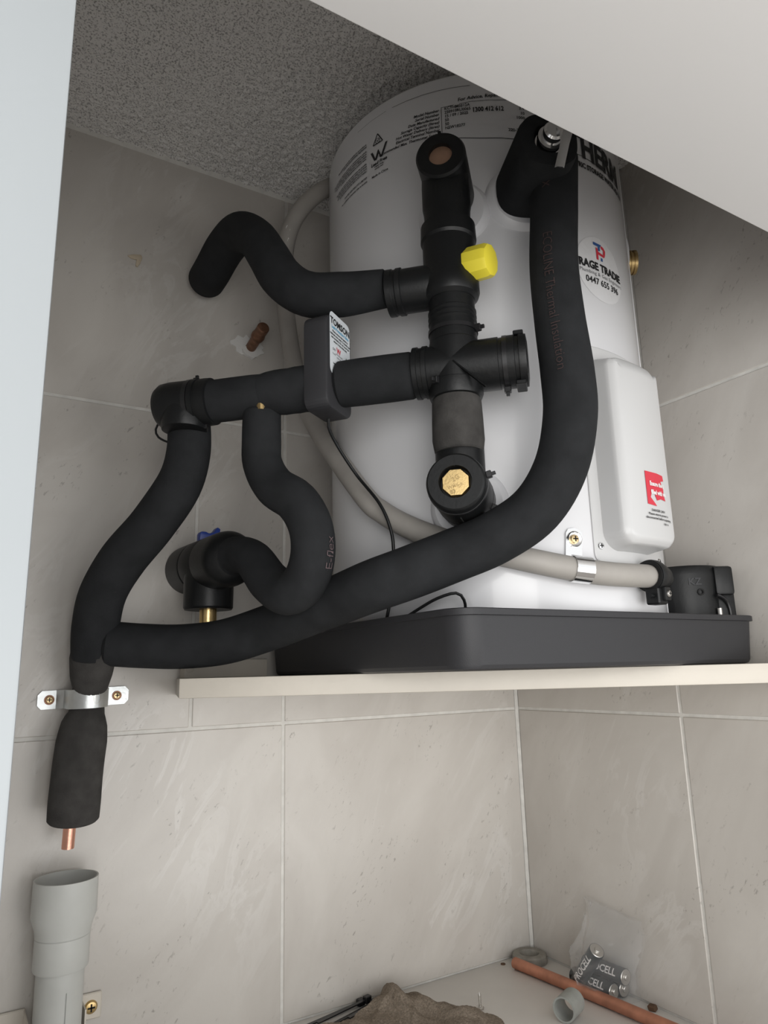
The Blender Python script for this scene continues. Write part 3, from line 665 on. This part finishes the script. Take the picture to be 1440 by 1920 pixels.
for z_ in (1, -1):
    G().box(Q(ZM-.002+(-.0277), .280), T0*.0015, N0*.0015, Z1*.003, .0004, 1).obj('tie_tail', M_['tie'], mp) if z_ == 1 else None

# ------------------------------------------------------------------ leak control box
a55 = math.radians(55); DB = V((math.sin(a55), math.cos(a55), 0)); NB = V((math.sin(a55+math.pi/2), math.cos(a55+math.pi/2), 0))
cb = thing('leak_control_box', Q(.338, .137), 'slim upright black control box with white printed label clamped round the supply pipe', 'control box')
bc = Q(0, .137)
def box_outline(hx, r, z0, z1, n=6):
    pts = []
    for cx_, cz_, s_ in ((hx-r, z1-r, 0), (-hx+r, z1-r, 90), (-hx+r, z0+r, 180), (hx-r, z0+r, 270)):
        for k in range(n+1):
            a = math.radians(s_+90*k/n); pts.append((cx_+r*math.cos(a), cz_+r*math.sin(a)))
    return pts
hw, ht = .0285, .0145
G().prism(box_outline(hw, .012, .333, .438), bc-NB*ht, DB, Z1, NB, 2*ht, .003).obj('housing', M_['rubber_grey'], cb)
lab = Print(lambda x, y: bc+NB*(ht+.0006)+DB*x+Z1*y)
lab.poly(box_outline(.0235, .007, .3705, .4415)); lo = lab.obj('white_label', M_['white_paper'], cb)
def lp(m, items, name='label_text'):
    q = Print(lambda x, y: bc+NB*(ht+.0011)+DB*x+Z1*y)
    for it in items: q.text(*it[:4], **it[4]) if isinstance(it[0], str) else q.poly(it[1])
    return q.obj(name, m, lo)
lp(M_['ink'], [('TOMSON', 0, .4275, .0105, dict(align='CENTER', bold=.0003)), ('Please ensure the battery is', 0, .4185, .0032, dict(align='CENTER', bold=.0001)), ('replaced once every 12 months and', 0, .4148, .0032, dict(align='CENTER', bold=.0001)),
               ('test regularly. Do not cover the', 0, .4111, .0032, dict(align='CENTER', bold=.0001)), ('sensor in the drain tray.', 0, .4074, .0032, dict(align='CENTER', bold=.0001))])
lp(M_['ink'], [(t_, 0, .3825-.0026*k, .0028, dict(align='CENTER', bold=.0001)) for k, t_ in enumerate(('Installation must comply with', 'the relevant plumbing code', 'Keep the valve free of debris', 'Refer to the manual for care'))])
lp(M_['ink_cyan'], [('Leak Protection Valve', 0, .4228, .0044, dict(align='CENTER', bold=.0001))])
lp(M_['ink_red'], [('W', -.004, .3975, .009, dict(align='CENTER', bold=.0002))], 'label_mark')
lp(M_['ink_grey'], [('WATERMARK', -.003, .3948, .0026, dict(align='CENTER')), ('WMK26000', -.003, .3915, .0024, dict(align='CENTER'))])
lp(M_['ink_grey'], [('oo', -.0145, .398, .006, dict(align='CENTER')), ('RoHS', -.0145, .393, .003, dict(align='CENTER'))])
lp(M_['ink_green'], [(0, [(.006, .3865), (.0215, .3865), (.0135, .4005)])], 'label_mark')
lp(M_['ink_white'], [('^', .0136, .3878, .008, dict(align='CENTER'))], 'label_mark')
wa = mm(PATHS['wire_a'])
G().tube(wa, .0018, 10, .006).obj('sensor_cable', M_['rubber'], cb)
wbp = mm(PATHS['wire_b'])
tag(G().tube(wbp, .0016, 10, .005).obj('sensor_cable', M_['rubber'], None, base=wbp[3]), 'short loop of thin black cable rising from the tray in front of the tank', 'cable')

# ------------------------------------------------------------------ wall stop valve with blue handle
sv_ = thing('stop_valve', (-.5709, 0, .205), 'black insulated stop valve with blue handle and brass tail on the tiled wall', 'valve')
w0, w1 = V((-.5712, -.001, .2085)), V((-.5660, -.172, .2020))
va = (w1-w0).normalized(); vl = (w1-w0).length
g = G().lathe(w0, va, [(0, .0330), (.045, .0335), (.05, .033), (.0515, .0318), (.056, .0318), (.057, .0335), (.095, .0335), (.098, .0320), (.102, .0320), (.103, .0338), (vl-.026, .0338), (vl-.018, .033), (vl-.012, .0305), (vl-.006, .026), (vl-.003, .022)], 44)
vb0 = w0+va*(vl*.47)
g.lathe(vb0, -Z1, [(0, .029), (.02, .031), (.055, .0305), (.0575, .029), (.0575, .012)], 44, up=va)
g.obj('insulation_cover', M_['rubber'], sv_)
g = G().lathe(vb0, -Z1, [(.04, .0106), (.095, .0106), (.0955, .009)], 28, up=va)
g.obj('brass_tail', M_['brass'], sv_)
hb0 = w0+va*(vl*.40)+Z1*.034
U_ = V((1, 0, 0))
G().prism([(-.012, -.004), (.014, -.004), (.014, .004), (.015, .014), (.011, .016), (.006, .009), (.0, .007), (-.004, .009), (-.010, .009), (-.012, .006)], hb0-va*.005, U_, Z1, va, .013, .0012).obj('handle', M_['blue'], sv_)

# ------------------------------------------------------------------ grey conduit round the tank, its strap and end clip
cd = thing('cable_conduit', (-.45, -.3, .26), 'grey plastic conduit curving down behind the hoses and round the tank front', 'conduit')
pc = mm(PATHS['conduit'])[:9]+[P(t, z, .0150) for t, z in ((-169, .2672), (-160.5, .2376), (-151, .2146), (-140, .1953), (-126.2, .1792), (-111.1, .1655), (-98.7, .1596), (-80.6, .1602))]
G().tube(pc, .0126, 24, .006, .1, .1).obj('conduit_pipe', M_['conduit'], cd)
sp = pc[3]
rs = random.Random(11)
for k, (t_, l_) in enumerate(((.12, .0075), (.42, .0045))):
    o_ = pc[3].lerp(pc[4], t_)-V((.51, .83, 0))*.0128; ax1 = (pc[4]-pc[3]).normalized(); ax2 = V((.83, -.51, 0))
    G().prism([(l_*math.cos(a*.45)*rs.uniform(.7, 1.15), .0042*math.sin(a*.45)*rs.uniform(.6, 1.1)) for a in range(14)], o_, ax1, ax2, V((.51, .83, 0)), .0012).obj('plaster_splash', M_['plaster'], cd)
# metal saddle strap
TS = -107.0; zs = .1640
ss = thing('saddle_strap', P(TS, .19), 'shiny half saddle strap screwed to the tank holding the grey conduit', 'strap')
def strap_along(cpt, t_axis, n_axis, up_, r, w_, tab0, tab1):
    prof = []
    for k in range(13):
        a = math.radians(-100+200*k/12); prof.append((n_axis*math.cos(a)*r+up_*math.sin(a)*r))
    return prof
n_, u_, t_ = NRM(TS), Z1, TAN(TS)
t_ = (t_+Z1*(-.10)).normalized(); u_ = n_.cross(t_)
u_ = u_ if u_.z > 0 else -u_
cpt = P(TS, .1636, .0150)
prof = [cpt+n_*math.cos(math.radians(a))*.0133+u_*math.sin(math.radians(a))*.0133 for a in range(-120, 91, 15)]
g = G(); R_ = []
for p_ in prof:
    d_ = (p_-cpt).normalized(); R_.append([p_-t_*.010, p_-t_*.010+d_*.0009, p_+t_*.010+d_*.0009, p_+t_*.010])
g.rings(R_)
g.prism([(-.0095, .010), (-.0095, .040), (-.007, .0445), (0, .0465), (.007, .0445), (.0095, .040), (.0095, .010)], P(TS, .1636, .001), t_, u_, n_, .0012)
g.box(P(TS, .1636, .009)+u_*.0125, t_*.0095, n_*.009, u_*.0006)
g.obj('strap', M_['chrome'], ss)
so = P(TS, .1636, .0022)+u_*.034
G().lathe(so, n_, [(0, .0085), (.0015, .0085), (.0022, .0075), (.001, .005)], 24).obj('washer', M_['chrome'], ss)
pan_screw(ss, so+n_*.001, n_, .0052, M_['screw'])
# black clip at conduit end
TC = -81.2
kc = thing('conduit_clip', P(TC, .15), 'black plastic screw clamp gripping the right end of the grey conduit', 'clip')
cc = P(TC, .1602, .015); tc = TAN(TC); nc = NRM(TC)
g = G().lathe(cc-tc*.008, tc, [(0, .0128), (0, .0165), (.014, .0165), (.015, .0155), (.022, .0150), (.030, .011), (.030, .0128)], 32, closed=True)
g.lathe(cc-tc*.006, tc, [(0, .0172), (.003, .018), (.009, .018), (.012, .0172)], 32)
g.box(cc-Z1*.022+nc*.003, tc*.009, nc*.008, Z1*.009, .0015, 1)
g.box(cc-Z1*.020+nc*.010+tc*.004, tc*.0065, nc*.005, Z1*.0075, .002, 2)
g.lathe(cc-Z1*.022+nc*.004-tc*.016, tc, [(0, .0025), (.01, .0025)], 10)
g.lathe(cc+tc*.02, (tc-nc*.3), [(0, .012), (.01, .0095), (.018, .0092)], 24)
g.obj('clamp', M_['rubber'], kc)
pan_screw(kc, cc-Z1*.020+nc*.0155+tc*.004, nc, .0038, M_['steel'])

# ------------------------------------------------------------------ insulated fitting right of the tank
F0 = V((-.0526, -.4014, .160))
ib = thing('insulated_fitting', F0-Z1*.05, 'black moulded insulation housing with a screw hole right of the tank in the tray', 'housing')
fx = V((.8549, -.5182, 0)).normalized(); fy = V((-fx.y, fx.x, 0)); fy = -fy if fy.dot(V((.51, .83, 0))) > 0 else fy   # fy faces the viewer side
g = G()
R_ = []
for k in range(17):
    a = math.radians(-90+180*k/16)
    R_.append((math.sin(a), math.cos(a)))
def half(z, wx, dy_): return [F0+fx*(s*wx)+fy*(c*dy_-.012)+Z1*z for s, c in R_]
g.rings([half(-.085, .040, .030), half(-.02, .0405, .031), half(.014, .0415, .032), half(.0225, .0405, .031), half(.0255, .038, .029)])
for v_ in g.v:
    pass
g.box(F0+fx*.034+fy*.004+Z1*.006, fx*.012, fy*.014, Z1*.018, .004, 2)
g.box(F0+fx*.036+fy*.0-Z1*.043, fx*.011, fy*.012, Z1*.036, .003, 2)
g.obj('moulded_shell', M_['rubber'], ib, 35)
hp = F0+fy*.0205+fx*.0
G().lathe(hp-Z1*.008+fx*.002, fy, [(-.004, .0042), (.0005, .0042), (.0005, .0025), (-.002, .0025), (-.002, .0001)], 18).obj('screw_hole', M_['dark'], ib)
fq = Print(lambda x, y: F0+fx*x+fy*(math.sqrt(max(0, 1-(x/.0415)**2))*.0317-.0112)+Z1*y)
fq.text('KZ', -.004, .001, .012, 'CENTER', .0002, rot=0); fq.obj('embossed_mark', M_['rubber_grey'], ib)
G().tube([F0+fx*.022+fy*.018-Z1*.012, F0+fx*.031+fy*.016-Z1*.016, F0+fx*.038+fy*.013-Z1*.028, F0+fx*.039+fy*.012-Z1*.06], .0022, 10, .004).obj('wire', M_['tie'], ib)
G().lathe(F0+fx*.024+fy*.016-Z1*.036, Z1, [(-.03, .003), (.008, .003), (.008, .001)], 10).obj('metal_pin', M_['steel'], ib)

# ------------------------------------------------------------------ capped copper stub and wall marks
stb = thing('capped_copper_stub', (-.4898, 0, .5537), 'short capped copper pipe poking out of white plaster on the tiled wall', 'pipe')
s0, s1 = V((-.4898, .001, .5537)), V((-.4925, -.064, .5610)); sa = (s1-s0).normalized(); sl = (s1-s0).length
G().lathe(s0, sa, [(0, .0078), (sl*.55, .0078), (sl*.55, .0096), (sl*.62, .0102), (sl*.68, .0094), (sl*.70, .0088), (sl*.97, .0090), (sl, .0078), (sl, .0001)], 24).obj('pipe_stub', M_['copper_old'], stb)
rp = random.Random(7)
def blob(cx_, cz_, rx_, rz_, y_, n=22, j=.25): return [(cx_+rx_*math.cos(2*math.pi*k/n)*(1+rp.uniform(-j, j)), cz_+rz_*math.sin(2*math.pi*k/n)*(1+rp.uniform(-j, j))) for k in range(n)]
G().prism(blob(-.493, .556, .024, .017, 0), (0, -.0022, 0), (1, 0, 0), (0, 0, 1), (0, 1, 0), .0022).obj('plaster_patch', M_['plaster'], stb)
G().prism(blob(-.4895, .5495, .012, .011, 0, 14), (0, -.007, 0), (1, 0, 0), (0, 0, 1), (0, 1, 0), .006).obj('plaster_patch', M_['plaster'], stb)
gc = G().prism([(-.0085, .004), (-.001, .008), (.010, .0105), (.012, .006), (.009, -.004), (.006, -.010), (.003, -.009), (.004, .001), (-.004, .001)], (-.6668, -.0025, .6519), (1, 0, 0), (0, 0, 1), (0, 1, 0), .0022, .0004)
tag(gc.obj('glue_chip', M_['tan'], None, base=(-.6668, 0, .6519)), 'small torn tan glue chip stuck on the upper left wall tile', 'debris')

# ------------------------------------------------------------------ wide saddle on wall over the left drain pipe
ws_ = thing('pipe_saddle', (-.694, 0, .045), 'wide galvanised two screw saddle clamping the left black pipe to the wall', 'bracket')
sc_ = V((-.694, 0, .0452)); R_ = []
rr = .0222
pr_ = [(-.050, -.0016), (-.0285, -.0016), (-.0235, -.010)]
cyy = pB2[4].y+.001; cxx = pB2[4].x-sc_.x
ang = [k*15 for k in range(0, 13)]
arc = [(cxx-rr*math.cos(math.radians(a)), cyy-rr*math.sin(math.radians(a))) for a in ang]
pr_ = [(-.050, -.002), (-.033, -.002), (arc[0][0]-.0005, -.010)]+arc+[(arc[-1][0]+.0005, -.010), (.026, -.002), (.047, -.002)]
half_w = [.006]+[.0108]*(len(pr_)-2)+[.006]
pr_ = [(-.0535, -.002)]+[(-.049, -.002)]+pr_[1:-1]+[(.046, -.002), (.0505, -.002)]
half_w = [.0060, .0108]+[.0108]*(len(pr_)-4)+[.0108, .0060]
sk = .03
for (x_, y_), hw_ in zip(pr_, half_w):
    c_ = sc_+V((x_, y_, x_*sk)); R_.append([c_+Z1*hw_, c_+Z1*hw_+V((0, -.0012, 0)), c_-Z1*hw_+V((0, -.0012, 0)), c_-Z1*hw_])
G().rings(R_).obj('saddle_plate', M_['zinc'], ws_, 25)
for x_ in (-.0405, .0365):
    c_ = sc_+V((x_, -.0032, x_*sk)); G().lathe(c_, (0, -1, 0), [(0, .0058), (.0012, .0056), (.0012, .0045)], 20).obj('washer', M_['copper_old'], ws_)
    pan_screw(ws_, c_+V((0, -.0008, 0)), (0, -1, 0), .0046, M_['screw'])
emb = Print(lambda x, y: V((sc_.x+cxx+(rr+.0016)*math.sin(x/rr), cyy-(rr+.0016)*math.cos(x/rr), .0452+y)))
emb.ring(.004, 0, .0062, .0007); emb.ring(.004, .0017, .0018, .0007); emb.ring(.004, -.0019, .0018, .0007); emb.obj('stamped_mark', M_['steel'], ws_)

# ------------------------------------------------------------------ grey PVC tundish drain
px_, py_ = -.7080, -.0415
pv = thing('drain_pipe', (px_, py_, ZF), 'upright grey plastic drain pipe with open cup top below the copper end', 'pipe')
O_ = (px_, py_, 0)
G().lathe(O_, -Z1, [(.1470, .0335), (.1835, .0338), (.1965, .0292), (.2035, .0285), (.2035, .02), (.2030, .0265), (.1965, .027), (.1835, .0315), (.1470, .0318)], 48, up=(1, 0, 0), closed=True).obj('cup', M_['pvc'], pv, 25)
G().lathe(O_, -Z1, [(.2038, .0274), (.2048, .0282), (.2345, .0284), (.2365, .0276), (.2365, .0235), (.2038, .0235)], 48, up=(1, 0, 0), closed=True).obj('coupling', M_['pvc'], pv, 25)
G().lathe(O_, -Z1, [(.2045, .0244), (.3745, .0244), (.3745, .022), (.2045, .022)], 48, up=(1, 0, 0), closed=True).obj('pipe', M_['pvc'], pv, 25)
G().box((px_+.004, py_-.0245, -.31), (.0003, 0, 0), (0, .0004, 0), (0, 0, .055)).obj('mould_seam', M_['pvc_dark'], pv, 0)
cs = thing('pipe_saddle', (px_, 0, -.298), 'painted saddle with a brass screw fixing the grey drain pipe near the floor', 'bracket')
for sx_, hx_ in ((1, .0115), (-1, .0135)):
    g = G().box((px_+sx_*.0405, -.003, -.296), (hx_, 0, 0), (0, .0018, 0), (0, 0, .0135), .0012, 1)
    g.aabb((px_+sx_*.0285-.0008, -.042, -.308), (px_+sx_*.0285+.0008, -.0042, -.284)); g.obj('bracket_plate', M_['shelf'], cs)
pan_screw(cs, (px_+.0405, -.0052, -.2965), (.0, -1, 0), .0072, M_['brass_dull'])

# ------------------------------------------------------------------ things lying on the base board
z0_ = ZF
rg = thing('rubber_ring', (-.030, -.026, z0_), 'worn flat grey rubber ring lying in the corner of the base board', 'washer')
G().lathe((-.0305, -.0275, z0_), Z1, [(0, .0135), (0, .0262), (.003, .0268), (.010, .0262), (.012, .0240), (.012, .0150), (.009, .0135)], 40, up=(1, 0, 0), closed=True).obj('ring', M_['washer'], rg)
cpt0, cpt1 = V((-.0675, -.036, z0_+.0082)), V((-.0440, -.335, z0_+.0082))
tb = G().tube([cpt0, cpt0.lerp(cpt1, .45)+V((.0015, 0, 0)), cpt1], .0078, 20, .02, .25, .25)
tag(tb.obj('copper_tube', M_['copper_worn'], None, base=cpt0), 'long dull copper tube lying diagonally across the base board', 'pipe')
pc_ = thing('pipe_coupling', (-.121, -.185, z0_), 'short grey plastic pipe coupling lying on its side on the base board', 'coupling')
ca = V((-.92, -.38, .0)).normalized()
G().lathe(V((-.100, -.188, z0_+.0152)), ca, [(0, .0150), (0, .0128), (.033, .0128), (.033, .0150)], 36, closed=True).obj('sleeve', M_['pvc_dark'], pc_)
# loose screw standing on its head
sw = thing('loose_screw', (-.193, -.108, z0_), 'single bright screw standing upright on its head on the base board', 'screw')
G().lathe((-.193, -.108, z0_), Z1, [(0, .0052), (.0022, .0056), (.0034, .0045), (.0036, .0022)], 20, up=(1, 0, 0)).obj('head', M_['steel'], sw)
thr = [(.0036, .0017)]
for k in range(9): thr += [(.005+k*.0014, .0016), (.0056+k*.0014, .0024)]
thr += [(.0185, .0014), (.0205, .0002)]
G().lathe((-.193, -.108, z0_), Z1, thr, 14, up=(1, 0, 0)).obj('shank', M_['steel'], sw)
# screw hole plugs and crumb
tag(G().lathe((-.0715, -.0125, z0_), Z1, [(0, .0038), (.0012, .0036), (.0014, .002), (.0008, .0001)], 14, up=(1, 0, 0)).obj('screw_head', M_['rust'], None, base=(-.0715, -.0125, z0_)), 'rusty round screw head in the base board near the corner', 'screw')
tag(G().box((-.0105, -.2395, z0_+.003), (.005, .002, 0), (-.002, .0045, 0), (0, .001, .003), .0012, 1).obj('crumb', M_['rust'], None, base=(-.0105, -.2395, z0_)), 'brown crumb of debris on the base board against the right wall', 'debris')
# clear bag with four batteries
def battery(c, d, label, txt_up):
    d = V(d).normalized(); c = V(c); o = thing('battery', c, label, 'battery', 'batteries in the clear bag')
    G().lathe(c-d*.03626, d, [(0, .00710), (.00059, .01006), (.00148, .01051), (.07030, .01051), (.07134, .01006)], 28).obj('case', M_['battery'], o)
    G().lathe(c-d*.03626, d, [(-.00089, .0001), (-.00089, .00770), (.00030, .00814)], 20).obj('base_cap', M_['steel'], o)
    G().lathe(c-d*.03626, d, [(.07134, .00977), (.07193, .00918), (.07193, .00414), (.07370, .00400), (.07430, .00296), (.07430, .0001)], 20).obj('terminal', M_['steel'], o)
    up_ = V(txt_up); up_ = (up_-d*up_.dot(d)).normalized(); side = d.cross(up_)
    q = Print(lambda x, y: c+d*x+(up_*math.cos(y/.01066)-side*math.sin(y/.01066))*.01088, .003)
    q.text('PROCELL', 0, -.00414, .01258, 'CENTER', .00030)
    q.obj('printed_name', M_['ink_white'], o); return o
bt = 'black battery with silver end '
battery((-.0310, -.158, z0_+.0110), (.03, -1, .0), 'black battery with white printed name lying lowest and nearest in the clear bag', (-.8, -.2, .5))
battery((-.0115, -.160, z0_+.0110), (0, -1, .0), 'black battery lying at the back of the clear bag against the wall', (-.6, 0, .8))
battery((-.0195, -.171, z0_+.0293), (.02, -1, .02), 'black battery resting across the top of the others in the clear bag', (-.85, -.1, .45))
battery((-.0440, -.1620, z0_+.0360), (-.08, -.62, .72), 'black battery leaning steeply against the others at the left of the clear bag', (-1, -.1, .1))
# bag film
bagt = thing('clear_bag', (-.02, -.16, z0_), 'clear crumpled plastic bag holding black batteries, leaning on the right wall', 'bag')
def bag_sheet(front):
    gv = []; gf = []; nu, nv = 22, 26
    for j in range(nv+1):
        for i in range(nu+1):
            u, v = i/nu, j/nv
            z = z0_+.0008+v*.110-.010*v*u
            y = -.118-.098*u-.010*v+.006*math.sin(6*v)
            bulge = math.sin(math.pi*min(1, max(0, u)))**.6*(.047*min(1, (1-v)/.45)+.012*math.sin(math.pi*v))
            x = -.0022-(bulge+.003 if front else 0)
            k = noise.noise(V((u*5, v*6, 2.0 if front else 7)))*.006+abs(noise.noise(V((u*9+3*v, v*7, 4))))*.009-abs(noise.noise(V((u*4-5*v, v*12+2*u, 8))))*.007
            if front: x = min(-.003, x-abs(k)*1.2)
            gv.append(V((x, y+k*.4, z)))
    for j in range(nv):
        for i in range(nu): a = j*(nu+1)+i; gf.append((a, a+1, a+nu+2, a+nu+1))
    return G().add(gv, gf)
bag_sheet(True).obj('front_film', M_['poly'], bagt, 35); bag_sheet(False).obj('back_film', M_['poly'], bagt, 35)
# cable ties
ct = random.Random(5)
for k in range(4):
    c0 = V((-.322+.007*k, -.0085-.006*k, z0_+.004+.004*(k % 2))); d = V((-.95, -.16-.05*k, -.02)).normalized(); e = c0+d*(.095-.012*k)
    o = thing('cable_tie', c0, ('black cable tie against the wall, rearmost of the loose bunch', 'black cable tie second from the wall in the loose bunch', 'black cable tie third from the wall in the loose bunch', 'black cable tie nearest the brown cloth in the loose bunch')[k], 'cable tie', 'loose black cable ties')
    G().box((c0+e)/2, (e-c0)/2, V((d.y, -d.x, 0))*.0024, Z1*.0008).obj('strap', M_['tie'], o)
    G().box(c0-d*.003, d*.0050, V((d.y, -d.x, 0))*.0042, Z1*.0042, .0008, 1).obj('head', M_['tie'], o)
# cloth: heaped folded sheet
def cloth():
    nx_, ny_ = 130, 100; gv = []; gf = []
    def ga(x, y, cx, cy, sx, sy): return math.exp(-((x-cx)/sx)**2-((y-cy)/sy)**2)
    for j in range(ny_+1):
        for i in range(nx_+1):
            u, v = i/nx_, j/ny_; x = -.435+.235*u+.008*math.sin(9*v)
            back = -.046-.012*math.sin(7*u)+.012*math.exp(-((x+.285)/.02)**2)-.075*max(0, min(1, (x+.272)/.03))
            y = back+(-.27-back)*(v**1.25)
            e = min(1, min(u, 1-u, v*1.6+.15, 1-v)/.10)
            hh = .019*ga(x, y, -.287+.15*(y+.03), -.055, .014, .05)+.012*ga(x, y, -.262, -.070, .009, .03)+.013*ga(x, y, -.245, -.14, .022, .04)+.010*ga(x, y, -.312, -.055, .012, .02)+.008*ga(x, y, -.38, -.1, .05, .05)
            hh += .005*abs(noise.noise(V((x*28+y*9, y*16, 3))))*2+.006*max(0, .25-abs(noise.noise(V((x*22-y*14, y*20+x*6, 9)))))*2.2
            gv.append(V((x, y, z0_+.003+.004*e+hh*max(e, .25)+.0012*noise.noise(V((x*300, y*300, 0))))))
    for j in range(ny_):
        for i in range(nx_): a = j*(nx_+1)+i; gf.append((a, a+1, a+nx_+2, a+nx_+1))
    n = len(gv); up = [p.copy() for p in gv]; low = [V((p.x, p.y, max(z0_+.0005, p.z-.003))) for p in gv]
    f2 = gf+[tuple(reversed([i+n for i in f])) for f in gf]
    bd = [i for i in range(nx_+1)]+[(j+1)*(nx_+1)-1 for j in range(1, ny_+1)]+[ny_*(nx_+1)+i for i in range(nx_-1, -1, -1)]+[j*(nx_+1) for j in range(ny_-1, 0, -1)]
    for a, b in zip(bd, bd[1:]+bd[:1]): f2.append((a, b, b+n, a+n))
    g = G(); g.add(up+low, f2); return g
tag(cloth().obj('cleaning_cloth', M_['cloth'], None, 60, base=(-.325, -.12, z0_)), 'crumpled brown microfibre cloth on the base board against the back wall', 'cloth')
